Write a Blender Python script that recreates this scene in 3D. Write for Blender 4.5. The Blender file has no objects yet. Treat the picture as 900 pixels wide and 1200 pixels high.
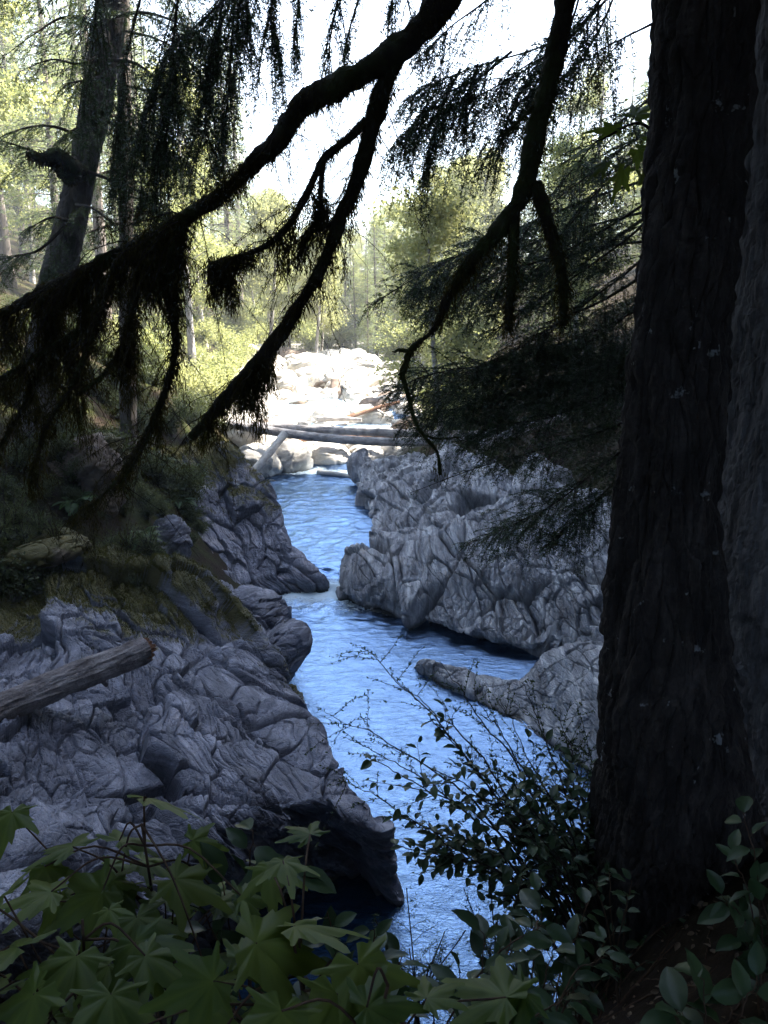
import bpy, math, random
import numpy as np

R = math.radians
rng = np.random.default_rng(11)
random.seed(11)
scene = bpy.context.scene
COL = scene.collection

# ------------------------------------------------------------------ camera
CAMZ, PITCH, FPX = 7.0, R(15.0), 924.0
CP, SP = math.cos(PITCH), math.sin(PITCH)


def at(px, py, Y):
    """world point seen at photo position (px, py) at the real distance Y ahead"""
    x, v = (px - 450) / FPX, (600 - py) / FPX
    d = np.array([x, CP + v * SP, -SP + v * CP])
    return np.array([0, 0, CAMZ]) + d * (Y / d[1])


def pxm(py, Y):
    """metres per photo pixel at that distance"""
    v = (600 - py) / FPX
    return Y / (CP + v * SP) / FPX


cam_d = bpy.data.cameras.new('camera')
cam = bpy.data.objects.new('camera', cam_d)
COL.objects.link(cam)
cam.location = (0, 0, CAMZ)
cam.rotation_euler = (R(90) - PITCH, 0, 0)
cam_d.sensor_fit = 'VERTICAL'
cam_d.sensor_height = 24
cam_d.lens = 24 * FPX / 1200
cam_d.clip_start = 0.05
cam_d.clip_end = 2000
scene.camera = cam


# ------------------------------------------------------------------ noise
def hash3(i, j, k, seed):
    h = (i.astype(np.int64) * 73856093) ^ (j.astype(np.int64) * 19349663) ^ (k.astype(np.int64) * 83492791) ^ (seed * 2654435761)
    h = h & 0xFFFFFFFF
    h = ((h ^ (h >> 16)) * 0x45d9f3b) & 0xFFFFFFFF
    h = ((h ^ (h >> 16)) * 0x45d9f3b) & 0xFFFFFFFF
    h = h ^ (h >> 16)
    return h.astype(np.float64) / 4294967296.0


def vnoise(P, seed=0):
    F = np.floor(P)
    f = P - F
    f = f * f * f * (f * (f * 6 - 15) + 10)
    I = F.astype(np.int64)
    out = np.zeros(len(P))
    for a in (0, 1):
        wa = f[:, 0] if a else 1 - f[:, 0]
        for b in (0, 1):
            wb = f[:, 1] if b else 1 - f[:, 1]
            for c in (0, 1):
                wc = f[:, 2] if c else 1 - f[:, 2]
                out += wa * wb * wc * hash3(I[:, 0] + a, I[:, 1] + b, I[:, 2] + c, seed)
    return out * 2 - 1


def fbm(P, octs=4, seed=0, gain=.5):
    s, a, t = np.zeros(len(P)), 1.0, 0.0
    for o in range(octs):
        s += a * vnoise(P * 2 ** o + 13.7 * o, seed + o)
        t += a
        a *= gain
    return s / t


def ridged(P, octs=4, seed=0, gain=.5):
    s, a, t = np.zeros(len(P)), 1.0, 0.0
    for o in range(octs):
        s += a * (1 - 2 * np.abs(vnoise(P * 2 ** o + 5.1 * o, seed + o)))
        t += a
        a *= gain
    return s / t


def facet(Q, seed):
    """3-D cells with a random plane in each: tilt value, distance to the crack, cell value"""
    I = np.floor(Q).astype(np.int64)
    n = len(Q)
    f1 = np.full(n, 1e9)
    f2 = np.full(n, 1e9)
    tilt = np.zeros(n)
    cv = np.zeros(n)
    for a in (-1, 0, 1):
        for b in (-1, 0, 1):
            for c in (-1, 0, 1):
                i, j, k = I[:, 0] + a, I[:, 1] + b, I[:, 2] + c
                dx = i + hash3(i, j, k, seed + 1) - Q[:, 0]
                dy = j + hash3(i, j, k, seed + 2) - Q[:, 1]
                dz = k + hash3(i, j, k, seed + 3) - Q[:, 2]
                d = dx * dx + dy * dy + dz * dz
                near = d < f1
                f2 = np.where(near, f1, np.minimum(f2, d))
                t = dx * (hash3(i, j, k, seed + 4) * 2 - 1) + dy * (hash3(i, j, k, seed + 5) * 2 - 1) + dz * (hash3(i, j, k, seed + 6) * 2 - 1)
                tilt = np.where(near, t, tilt)
                cv = np.where(near, hash3(i, j, k, seed + 7), cv)
                f1 = np.where(near, d, f1)
    return tilt, np.sqrt(f2) - np.sqrt(f1), cv * 2 - 1


# ------------------------------------------------------------------ mesh building
def mesh_of(name, V, faces, smooth=True, attrs=None):
    V = np.ascontiguousarray(V, dtype=np.float32)
    if not isinstance(faces, list):
        faces = [faces]
    faces = [np.asarray(f, dtype=np.int32) for f in faces if len(f)]
    me = bpy.data.meshes.new(name)
    me.vertices.add(len(V))
    me.vertices.foreach_set('co', V.ravel())
    if not np.isfinite(V).all():
        print('NaN in', name)
        V = np.nan_to_num(V)
    idx = np.concatenate([f.ravel() for f in faces])
    tot = np.concatenate([np.full(len(f), f.shape[1], dtype=np.int32) for f in faces])
    st = np.concatenate([[0], np.cumsum(tot)[:-1]]).astype(np.int32)
    me.loops.add(len(idx))
    me.loops.foreach_set('vertex_index', idx)
    me.polygons.add(len(tot))
    me.polygons.foreach_set('loop_start', st)
    me.polygons.foreach_set('loop_total', tot)
    me.polygons.foreach_set('use_smooth', np.full(len(tot), bool(smooth)))
    for k, a in (attrs or {}).items():
        at_ = me.attributes.new(k, 'FLOAT', 'POINT')
        at_.data.foreach_set('value', np.ascontiguousarray(a, dtype=np.float32))
    me.update(calc_edges=True)
    return me


def obj(name, V, faces, m, parent=None, base=(0, 0, 0), smooth=True, attrs=None):
    V = np.asarray(V) - np.asarray(base)
    me = mesh_of(name, V, faces, smooth, attrs)
    me.materials.append(m)
    o = bpy.data.objects.new(name, me)
    COL.objects.link(o)
    if parent is not None:
        o.parent = parent
    else:
        o.location = base
    return o


def tag(o, label=None, cat=None, group=None, kind=None):
    if label:
        o['label'] = label
    if cat:
        o['category'] = cat
    if group:
        o['group'] = group
    if kind:
        o['kind'] = kind
    return o


def thing(name, base, label, cat, group=None):
    o = bpy.data.objects.new(name, None)
    o.empty_display_size = .2
    COL.objects.link(o)
    o.location = base
    return tag(o, label, cat, group)


def kids(o):
    return [c for c in bpy.data.objects if c.parent == o]


KIDS = {}


def copy_tree(o, loc, rz=0, sc=1.0, label=None, parent=None):
    c = o.copy()
    COL.objects.link(c)
    if parent is None:
        c.location = loc
        c.rotation_euler = (0, 0, rz)
        c.scale = (sc, sc, sc)
        if label:
            c['label'] = label
    else:
        c.parent = parent
    if o.name not in KIDS:
        KIDS[o.name] = kids(o)
    for ch in KIDS[o.name]:
        copy_tree(ch, None, parent=c)
    return c


class Acc:
    """collects pieces of one part into one mesh"""

    def __init__(s):
        s.V, s.F, s.n, s.T = [], [], 0, []

    def add(s, V, F, tint=None):
        V = np.asarray(V, dtype=np.float64)
        if not len(V):
            return
        for f in (F if isinstance(F, list) else [F]):
            if len(f):
                s.F.append(np.asarray(f) + s.n)
        s.V.append(V)
        s.T.append(np.full(len(V), .5) if tint is None else np.broadcast_to(tint, (len(V),)))
        s.n += len(V)

    def build(s, name, m, parent=None, base=(0, 0, 0), smooth=True):
        by = {}
        for f in s.F:
            by.setdefault(f.shape[1], []).append(f)
        return obj(name, np.concatenate(s.V), [np.concatenate(v) for v in by.values()], m, parent, base, smooth, {'tint': np.concatenate(s.T)})


def catmull(pts, n):
    p = np.asarray(pts, dtype=float)
    p = np.vstack([2 * p[0] - p[1], p, 2 * p[-1] - p[-2]])
    m = len(p) - 3
    t = np.linspace(0, m - 1e-9, n)
    i = t.astype(int)
    u = (t - i)[:, None]
    a, b, c, d = p[i], p[i + 1], p[i + 2], p[i + 3]
    return .5 * (2 * b + (c - a) * u + (2 * a - 5 * b + 4 * c - d) * u * u + (3 * b - a - 3 * c + d) * u ** 3)


def frames(P):
    T = np.gradient(P, axis=0)
    T /= np.linalg.norm(T, axis=1)[:, None] + 1e-12
    N = np.zeros_like(P)
    ref = np.array([0.31, 0.93, 0.17])
    n = np.cross(T[0], ref)
    n /= np.linalg.norm(n) + 1e-12
    for k in range(len(P)):
        n = n - T[k] * np.dot(n, T[k])
        n /= np.linalg.norm(n) + 1e-12
        N[k] = n
    return T, N, np.cross(T, N)


def tube(P, r, n=8, cap=True, disp=None):
    P = np.asarray(P, dtype=float)
    r = np.broadcast_to(np.asarray(r, dtype=float), (len(P),))
    T, N, B = frames(P)
    a = np.linspace(0, 2 * np.pi, n, endpoint=False)
    dirs = N[:, None, :] * np.cos(a)[None, :, None] + B[:, None, :] * np.sin(a)[None, :, None]
    V = P[:, None, :] + dirs * r[:, None, None]
    if disp is not None:
        V = V + dirs * disp(V.reshape(-1, 3)).reshape(len(P), n)[:, :, None]
    V = V.reshape(-1, 3)
    i = np.arange(len(P) - 1)[:, None] * n
    j = np.arange(n)[None, :]
    k = (j + 1) % n
    F = np.stack([i + j, i + k, i + n + k, i + n + j], -1).reshape(-1, 4)
    Fs = [F]
    if cap:
        V = np.vstack([V, P[:1], P[-1:]])
        c0, c1 = len(V) - 2, len(V) - 1
        e = (len(P) - 1) * n
        jj = np.arange(n)
        Fs.append(np.stack([np.full(n, c0), (jj + 1) % n, jj], -1))
        Fs.append(np.stack([np.full(n, c1), e + jj, e + (jj + 1) % n], -1))
    return V, Fs


def unit(v):
    return v / (np.linalg.norm(v, axis=-1, keepdims=True) + 1e-12)


def rand_dirs(n):
    return unit(rng.normal(size=(n, 3)))


def kites(O, D, L, W, N=None):
    """thin pointed blades: origin, direction, length, width"""
    n = len(O)
    if N is None:
        N = rand_dirs(n)
    S = unit(np.cross(D, N))
    L = np.broadcast_to(L, (n,))[:, None]
    W = np.broadcast_to(W, (n,))[:, None]
    V = np.stack([O, O + D * L * .45 + S * W * .5, O + D * L, O + D * L * .45 - S * W * .5], 1).reshape(-1, 3)
    F = np.arange(n * 4).reshape(-1, 4)
    return V, F


def ribbons(O, D0, L, W, droop=.6):
    """hanging strands: two bent segments that taper to nothing"""
    n = len(O)
    down = np.array([0, 0, -1.0])
    L = np.broadcast_to(L, (n,))[:, None]
    W = np.broadcast_to(W, (n,))[:, None]
    S = rng.normal(size=(n, 3))
    S[:, 2] *= .3
    S = unit(S)
    D1 = unit(D0 * (1 - droop) + down * droop)
    M = O + D0 * L * .35
    M2 = M + D1 * L * .35
    E = M2 + unit(D1 * .3 + down + rng.normal(size=(n, 3)) * .12) * L * .3
    V = np.stack([O - S * W * .4, O + S * W * .4, M + S * W * .5, M - S * W * .5, M2 + S * W * .35, M2 - S * W * .35, E], 1).reshape(-1, 3)
    b = np.arange(n)[:, None] * 7
    Q = np.concatenate([b + np.array([[0, 1, 2, 3]]), b + np.array([[3, 2, 4, 5]])])
    T = b + np.array([[5, 4, 6]])
    return V, [Q, T]


def place(TV, TF, O, X, Y, Z, S):
    """copies of a leaf outline: axes per copy"""
    n, k = len(O), len(TV)
    S = np.broadcast_to(S, (n,))[:, None, None]
    V = O[:, None, :] + S * (TV[None, :, 0:1] * X[:, None, :] + TV[None, :, 1:2] * Y[:, None, :] + TV[None, :, 2:3] * Z[:, None, :])
    Fs = [(np.asarray(f)[None] + (np.arange(n) * k)[:, None, None]).reshape(-1, np.asarray(f).shape[1]) for f in TF]
    return V.reshape(-1, 3), Fs


# ------------------------------------------------------------------ materials
def new_mat(name):
    m = bpy.data.materials.new(name)
    m.use_nodes = True
    nt = m.node_tree
    nt.nodes.clear()
    return m, nt, nt.nodes, nt.links


def nd(N, t, **kw):
    n = N.new(t)
    for k, v in kw.items():
        if k in n.inputs:
            n.inputs[k].default_value = v
        else:
            setattr(n, k, v)
    return n


def ramp(N, stops):
    r = N.new('ShaderNodeValToRGB')
    e = r.color_ramp.elements
    while len(e) < len(stops):
        e.new(.5)
    for x, (p, c) in zip(e, stops):
        x.position = p
        x.color = (*c, 1)
    return r


def mixc(N, L, fac, a, b, mode='MIX'):
    m = N.new('ShaderNodeMix')
    m.data_type = 'RGBA'
    m.blend_type = mode
    for s, v in ((m.inputs[0], fac), (m.inputs[6], a), (m.inputs[7], b)):
        if hasattr(v, 'is_output'):
            L.new(v, s)
        else:
            s.default_value = v if isinstance(v, (int, float)) else (*v, 1)
    return m.outputs[2]


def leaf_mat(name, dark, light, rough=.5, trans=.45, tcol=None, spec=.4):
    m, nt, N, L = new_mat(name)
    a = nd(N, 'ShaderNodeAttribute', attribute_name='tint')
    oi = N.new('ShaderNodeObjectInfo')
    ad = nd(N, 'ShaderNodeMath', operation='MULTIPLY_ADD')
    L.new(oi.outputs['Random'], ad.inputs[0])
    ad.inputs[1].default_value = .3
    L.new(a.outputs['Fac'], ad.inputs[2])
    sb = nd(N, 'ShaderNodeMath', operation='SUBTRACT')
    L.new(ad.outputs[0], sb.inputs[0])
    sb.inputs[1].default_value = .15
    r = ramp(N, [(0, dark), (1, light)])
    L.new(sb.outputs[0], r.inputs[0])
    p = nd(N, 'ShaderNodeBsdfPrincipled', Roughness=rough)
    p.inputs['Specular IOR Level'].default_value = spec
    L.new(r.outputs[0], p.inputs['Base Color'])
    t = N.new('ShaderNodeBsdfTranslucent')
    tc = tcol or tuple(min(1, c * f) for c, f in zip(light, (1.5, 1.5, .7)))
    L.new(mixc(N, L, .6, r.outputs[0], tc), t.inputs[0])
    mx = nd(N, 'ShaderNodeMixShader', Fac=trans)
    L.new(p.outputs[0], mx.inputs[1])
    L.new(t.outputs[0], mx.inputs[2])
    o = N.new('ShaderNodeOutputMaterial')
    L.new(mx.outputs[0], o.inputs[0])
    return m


def bark_mat(name, c1, c2, c3, scale=6, stretch=.18, bump=.6, moss=0.0, mosscol=(.035, .045, .012), lichen=.0):
    m, nt, N, L = new_mat(name)
    tc = N.new('ShaderNodeTexCoord')
    mp = N.new('ShaderNodeMapping')
    mp.inputs['Scale'].default_value = (1, 1, stretch)
    L.new(tc.outputs['Object'], mp.inputs[0])
    n1 = nd(N, 'ShaderNodeTexNoise', Scale=scale, Detail=8, Roughness=.65)
    L.new(mp.outputs[0], n1.inputs[0])
    n2 = nd(N, 'ShaderNodeTexNoise', Scale=scale * 5, Detail=5, Roughness=.7)
    L.new(mp.outputs[0], n2.inputs[0])
    r = ramp(N, [(.3, c1), (.52, c2), (.75, c3)])
    L.new(n1.outputs[0], r.inputs[0])
    c = mixc(N, L, .35, r.outputs[0], n2.outputs[0], 'OVERLAY')
    if moss:
        n3 = nd(N, 'ShaderNodeTexNoise', Scale=1.7, Detail=6, Roughness=.7)
        L.new(tc.outputs['Object'], n3.inputs[0])
        rm = ramp(N, [(.62 - moss * .3, (0, 0, 0)), (.72 - moss * .3, (1, 1, 1))])
        L.new(n3.outputs[0], rm.inputs[0])
        c = mixc(N, L, rm.outputs[0], c, mosscol)
    if lichen:
        n4 = nd(N, 'ShaderNodeTexNoise', Scale=9, Detail=4, Roughness=.6)
        L.new(tc.outputs['Object'], n4.inputs[0])
        rm = ramp(N, [(.66, (0, 0, 0)), (.69, (lichen,) * 3)])
        L.new(n4.outputs[0], rm.inputs[0])
        c = mixc(N, L, rm.outputs[0], c, (.32, .33, .34))
    p = nd(N, 'ShaderNodeBsdfPrincipled', Roughness=.88)
    p.inputs['Specular IOR Level'].default_value = .2
    L.new(c, p.inputs['Base Color'])
    b = nd(N, 'ShaderNodeBump', Strength=bump, Distance=.02)
    ad = nd(N, 'ShaderNodeMath', operation='ADD')
    L.new(n1.outputs[0], ad.inputs[0])
    L.new(n2.outputs[0], ad.inputs[1])
    L.new(ad.outputs[0], b.inputs['Height'])
    L.new(b.outputs[0], p.inputs['Normal'])
    o = N.new('ShaderNodeOutputMaterial')
    L.new(p.outputs[0], o.inputs[0])
    return m


def rock_mat(name, c1, c2, c3, strata=(1, 1, 6), rot=(0, 0, 0), scale=1.0, bump=.5, warm=(.20, .13, .07), warmth=.35, mosscol1=(.03, .032, .008), mosscol2=(.11, .088, .02)):
    m, nt, N, L = new_mat(name)
    tc = N.new('ShaderNodeTexCoord')
    mp = N.new('ShaderNodeMapping')
    mp.inputs['Rotation'].default_value = rot
    mp.inputs['Scale'].default_value = strata
    L.new(tc.outputs['Object'], mp.inputs[0])
    n1 = nd(N, 'ShaderNodeTexNoise', Scale=1.1 * scale, Detail=9, Roughness=.62, Distortion=.6)
    L.new(mp.outputs[0], n1.inputs[0])
    r = ramp(N, [(.28, c1), (.5, c2), (.72, c3)])
    L.new(n1.outputs[0], r.inputs[0])
    n2 = nd(N, 'ShaderNodeTexNoise', Scale=.7 * scale, Detail=5, Roughness=.6)
    L.new(tc.outputs['Object'], n2.inputs[0])
    r2 = ramp(N, [(.5, (0, 0, 0)), (.75, (warmth,) * 3)])
    L.new(n2.outputs[0], r2.inputs[0])
    c = mixc(N, L, r2.outputs[0], r.outputs[0], warm)
    n3 = nd(N, 'ShaderNodeTexNoise', Scale=26 * scale, Detail=6, Roughness=.7)
    L.new(tc.outputs['Object'], n3.inputs[0])
    c = mixc(N, L, .4, c, n3.outputs[0], 'OVERLAY')
    # moss grown on the rock
    am = nd(N, 'ShaderNodeAttribute', attribute_name='moss')
    rm = ramp(N, [(0, mosscol1), (1, mosscol2)])
    n4 = nd(N, 'ShaderNodeTexNoise', Scale=2.3, Detail=5, Roughness=.65)
    L.new(tc.outputs['Object'], n4.inputs[0])
    L.new(n4.outputs[0], rm.inputs[0])
    c = mixc(N, L, am.outputs['Fac'], c, rm.outputs[0])
    # wet band along the water line
    aw = nd(N, 'ShaderNodeAttribute', attribute_name='wet')
    c = mixc(N, L, aw.outputs['Fac'], c, (.035, .033, .028))
    p = nd(N, 'ShaderNodeBsdfPrincipled')
    p.inputs['Specular IOR Level'].default_value = .35
    L.new(c, p.inputs['Base Color'])
    rr = nd(N, 'ShaderNodeMapRange')
    L.new(aw.outputs['Fac'], rr.inputs[0])
    rr.inputs[3].default_value = .72
    rr.inputs[4].default_value = .25
    L.new(rr.outputs[0], p.inputs['Roughness'])
    b = nd(N, 'ShaderNodeBump', Strength=bump, Distance=.03)
    ad = nd(N, 'ShaderNodeMath', operation='ADD')
    L.new(n1.outputs[0], ad.inputs[0])
    ms = nd(N, 'ShaderNodeMath', operation='MULTIPLY')
    L.new(n3.outputs[0], ms.inputs[0])
    ms.inputs[1].default_value = .5
    L.new(ms.outputs[0], ad.inputs[1])
    wv = nd(N, 'ShaderNodeTexNoise', Scale=2.5, Detail=3)
    L.new(tc.outputs['Object'], wv.inputs[0])
    wm = mixc(N, L, .12, mp.outputs[0], wv.outputs[1], 'ADD')
    last = ad.outputs[0]
    for vs_, wt in ((4.0, .28), (11.0, .16)):
        vo = nd(N, 'ShaderNodeTexVoronoi', feature='DISTANCE_TO_EDGE', Scale=vs_ * scale)
        L.new(wm, vo.inputs[0])
        vr = nd(N, 'ShaderNodeMapRange')
        L.new(vo.outputs[0], vr.inputs[0])
        vr.inputs[2].default_value = .07
        vr.inputs[3].default_value = 0
        vr.inputs[4].default_value = wt
        a2 = nd(N, 'ShaderNodeMath', operation='ADD')
        L.new(last, a2.inputs[0])
        L.new(vr.outputs[0], a2.inputs[1])
        last = a2.outputs[0]
    L.new(last, b.inputs['Height'])
    L.new(b.outputs[0], p.inputs['Normal'])
    o = N.new('ShaderNodeOutputMaterial')
    L.new(p.outputs[0], o.inputs[0])
    return m


M = {}
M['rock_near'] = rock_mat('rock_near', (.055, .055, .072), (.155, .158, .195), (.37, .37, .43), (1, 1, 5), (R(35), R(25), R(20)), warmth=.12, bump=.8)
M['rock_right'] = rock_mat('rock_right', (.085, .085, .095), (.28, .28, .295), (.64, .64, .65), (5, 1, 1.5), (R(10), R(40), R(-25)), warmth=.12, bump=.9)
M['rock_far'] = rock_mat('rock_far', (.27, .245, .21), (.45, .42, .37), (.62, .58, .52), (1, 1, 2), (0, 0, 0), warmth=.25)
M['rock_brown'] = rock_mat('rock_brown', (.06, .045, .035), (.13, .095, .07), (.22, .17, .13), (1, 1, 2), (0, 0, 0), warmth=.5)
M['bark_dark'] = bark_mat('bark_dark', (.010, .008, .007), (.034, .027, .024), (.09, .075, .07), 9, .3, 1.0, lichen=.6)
M['bark_grey'] = bark_mat('bark_grey', (.04, .036, .036), (.15, .14, .14), (.25, .24, .24), 10, .25, 1.0)
M['bark_left'] = bark_mat('bark_left', (.03, .026, .022), (.11, .095, .085), (.2, .18, .16), 7, .2, .8, moss=.3)
M['bark_bg'] = bark_mat('bark_bg', (.05, .04, .032), (.12, .10, .085), (.22, .19, .165), 5, .2, .5)
M['bark_pale'] = bark_mat('bark_pale', (.12, .11, .10), (.28, .26, .24), (.42, .4, .37), 5, .4, .3)
M['twig'] = bark_mat('twig', (.012, .009, .006), (.03, .022, .016), (.06, .045, .035), 20, .5, .3)
M['branch'] = bark_mat('branch', (.010, .008, .005), (.025, .02, .012), (.05, .04, .025), 12, .6, .8, moss=.5)
M['stem'] = bark_mat('stem', (.03, .018, .012), (.07, .04, .025), (.11, .08, .045), 20, .5, .3)
M['log_near'] = bark_mat('log_near', (.05, .04, .038), (.19, .165, .16), (.36, .33, .32), 4, 1, .9)
M['log_grey'] = bark_mat('log_grey', (.13, .12, .115), (.30, .28, .27), (.45, .43, .41), 3, 1, .5)
M['log_pale'] = bark_mat('log_pale', (.35, .32, .28), (.55, .52, .47), (.68, .65, .6), 3, 1, .3)
M['log_red'] = bark_mat('log_red', (.10, .05, .03), (.22, .12, .075), (.34, .23, .16), 3, 1, .5)
M['wood_cut'] = bark_mat('wood_cut', (.09, .04, .018), (.16, .075, .04), (.24, .14, .08), 12, 1, .6)
M['moss'] = leaf_mat('moss', (.012, .011, .003), (.05, .042, .010), .9, .3, (.09, .07, .015), .1)
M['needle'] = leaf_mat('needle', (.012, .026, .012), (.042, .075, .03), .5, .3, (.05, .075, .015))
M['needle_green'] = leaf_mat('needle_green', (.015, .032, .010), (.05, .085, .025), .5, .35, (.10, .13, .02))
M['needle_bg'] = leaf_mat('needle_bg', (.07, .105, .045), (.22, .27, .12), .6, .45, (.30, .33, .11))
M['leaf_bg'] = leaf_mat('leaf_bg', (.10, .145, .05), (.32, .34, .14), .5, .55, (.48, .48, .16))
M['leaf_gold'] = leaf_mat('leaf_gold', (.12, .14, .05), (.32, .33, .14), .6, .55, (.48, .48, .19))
M['leaf_maple'] = leaf_mat('leaf_maple', (.035, .07, .011), (.11, .15, .025), .5, .38, (.17, .23, .02), .3)
M['leaf_salal'] = leaf_mat('leaf_salal', (.018, .04, .014), (.045, .078, .03), .42, .15, (.05, .08, .012), .35)
M['leaf_small'] = leaf_mat('leaf_small', (.02, .04, .014), (.055, .085, .02), .5, .35)
M['moss_pile'] = leaf_mat('moss_pile', (.022, .028, .006), (.11, .10, .02), .9, .3, (.14, .13, .02), .1)
M['leaf_bank'] = leaf_mat('leaf_bank', (.02, .03, .008), (.07, .085, .022), .6, .35)
M['fern'] = leaf_mat('fern', (.025, .055, .014), (.06, .11, .03), .5, .4)
M['litter'] = leaf_mat('litter', (.05, .03, .018), (.16, .11, .07), .8, .1)


def ground_mat():
    m, nt, N, L = new_mat('forest_floor')
    tc = N.new('ShaderNodeTexCoord')
    n1 = nd(N, 'ShaderNodeTexNoise', Scale=1.4, Detail=8, Roughness=.7)
    n2 = nd(N, 'ShaderNodeTexNoise', Scale=14, Detail=8, Roughness=.75)
    for n in (n1, n2):
        L.new(tc.outputs['Object'], n.inputs[0])
    soil = ramp(N, [(.3, (.012, .008, .005)), (.55, (.03, .02, .013)), (.8, (.07, .05, .035))])
    L.new(n2.outputs[0], soil.inputs[0])
    mo = ramp(N, [(.3, (.012, .016, .005)), (.7, (.05, .055, .013))])
    L.new(n2.outputs[0], mo.inputs[0])
    mk = ramp(N, [(.42, (0, 0, 0)), (.6, (1, 1, 1))])
    L.new(n1.outputs[0], mk.inputs[0])
    am = nd(N, 'ShaderNodeAttribute', attribute_name='moss')
    mm = nd(N, 'ShaderNodeMath', operation='MULTIPLY')
    L.new(mk.outputs[0], mm.inputs[0])
    L.new(am.outputs['Fac'], mm.inputs[1])
    c = mixc(N, L, mm.outputs[0], soil.outputs[0], mo.outputs[0])
    gv = ramp(N, [(.3, (.16, .15, .14)), (.55, (.36, .34, .31)), (.8, (.55, .52, .47))])
    L.new(n2.outputs[0], gv.inputs[0])
    ag = nd(N, 'ShaderNodeAttribute', attribute_name='gravel')
    c = mixc(N, L, ag.outputs['Fac'], c, gv.outputs[0])
    p = nd(N, 'ShaderNodeBsdfPrincipled', Roughness=.95)
    p.inputs['Specular IOR Level'].default_value = .1
    L.new(c, p.inputs['Base Color'])
    b = nd(N, 'ShaderNodeBump', Strength=.8, Distance=.06)
    L.new(n2.outputs[0], b.inputs['Height'])
    L.new(b.outputs[0], p.inputs['Normal'])
    o = N.new('ShaderNodeOutputMaterial')
    L.new(p.outputs[0], o.inputs[0])
    return m


def water_mat():
    m, nt, N, L = new_mat('creek_water')
    tc = N.new('ShaderNodeTexCoord')
    mp = N.new('ShaderNodeMapping')
    mp.inputs['Scale'].default_value = (1.0, 1.7, 1)
    mp.inputs['Rotation'].default_value = (0, 0, R(12))
    L.new(tc.outputs['Object'], mp.inputs[0])
    n1 = nd(N, 'ShaderNodeTexNoise', Scale=3.2, Detail=6, Roughness=.6, Distortion=1.2)
    L.new(mp.outputs[0], n1.inputs[0])
    n2 = nd(N, 'ShaderNodeTexNoise', Scale=16, Detail=4, Roughness=.6, Distortion=.8)
    L.new(mp.outputs[0], n2.inputs[0])
    ad = nd(N, 'ShaderNodeMath', operation='MULTIPLY_ADD')
    L.new(n2.outputs[0], ad.inputs[0])
    ad.inputs[1].default_value = .4
    L.new(n1.outputs[0], ad.inputs[2])
    b = nd(N, 'ShaderNodeBump', Strength=.4, Distance=.07)
    L.new(ad.outputs[0], b.inputs['Height'])
    body = nd(N, 'ShaderNodeBsdfDiffuse')
    body.inputs[0].default_value = (.004, .034, .10, 1)
    L.new(b.outputs[0], body.inputs['Normal'])
    gl = nd(N, 'ShaderNodeBsdfGlossy', Roughness=.05)
    gl.inputs[0].default_value = (.23, .35, .54, 1)
    L.new(b.outputs[0], gl.inputs['Normal'])
    fr = nd(N, 'ShaderNodeFresnel', IOR=1.36)
    L.new(b.outputs[0], fr.inputs['Normal'])
    mx = N.new('ShaderNodeMixShader')
    L.new(fr.outputs[0], mx.inputs[0])
    L.new(body.outputs[0], mx.inputs[1])
    L.new(gl.outputs[0], mx.inputs[2])
    # foam in the fast water
    af = nd(N, 'ShaderNodeAttribute', attribute_name='foam')
    nf = nd(N, 'ShaderNodeTexNoise', Scale=7, Detail=8, Roughness=.7, Distortion=1.5)
    L.new(mp.outputs[0], nf.inputs[0])
    s = nd(N, 'ShaderNodeMath', operation='ADD')
    L.new(af.outputs['Fac'], s.inputs[0])
    L.new(nf.outputs[0], s.inputs[1])
    rf = ramp(N, [(.78, (0, 0, 0)), (1.0, (1, 1, 1))])
    s2 = nd(N, 'ShaderNodeMath', operation='MULTIPLY')
    L.new(s.outputs[0], s2.inputs[0])
    s2.inputs[1].default_value = .8
    L.new(s2.outputs[0], rf.inputs[0])
    fo = nd(N, 'ShaderNodeBsdfDiffuse')
    fo.inputs[0].default_value = (.55, .66, .72, 1)
    m2 = N.new('ShaderNodeMixShader')
    L.new(rf.outputs[0], m2.inputs[0])
    L.new(mx.outputs[0], m2.inputs[1])
    L.new(fo.outputs[0], m2.inputs[2])
    o = N.new('ShaderNodeOutputMaterial')
    L.new(m2.outputs[0], o.inputs[0])
    return m


M['ground'] = ground_mat()
M['water'] = water_mat()

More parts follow.
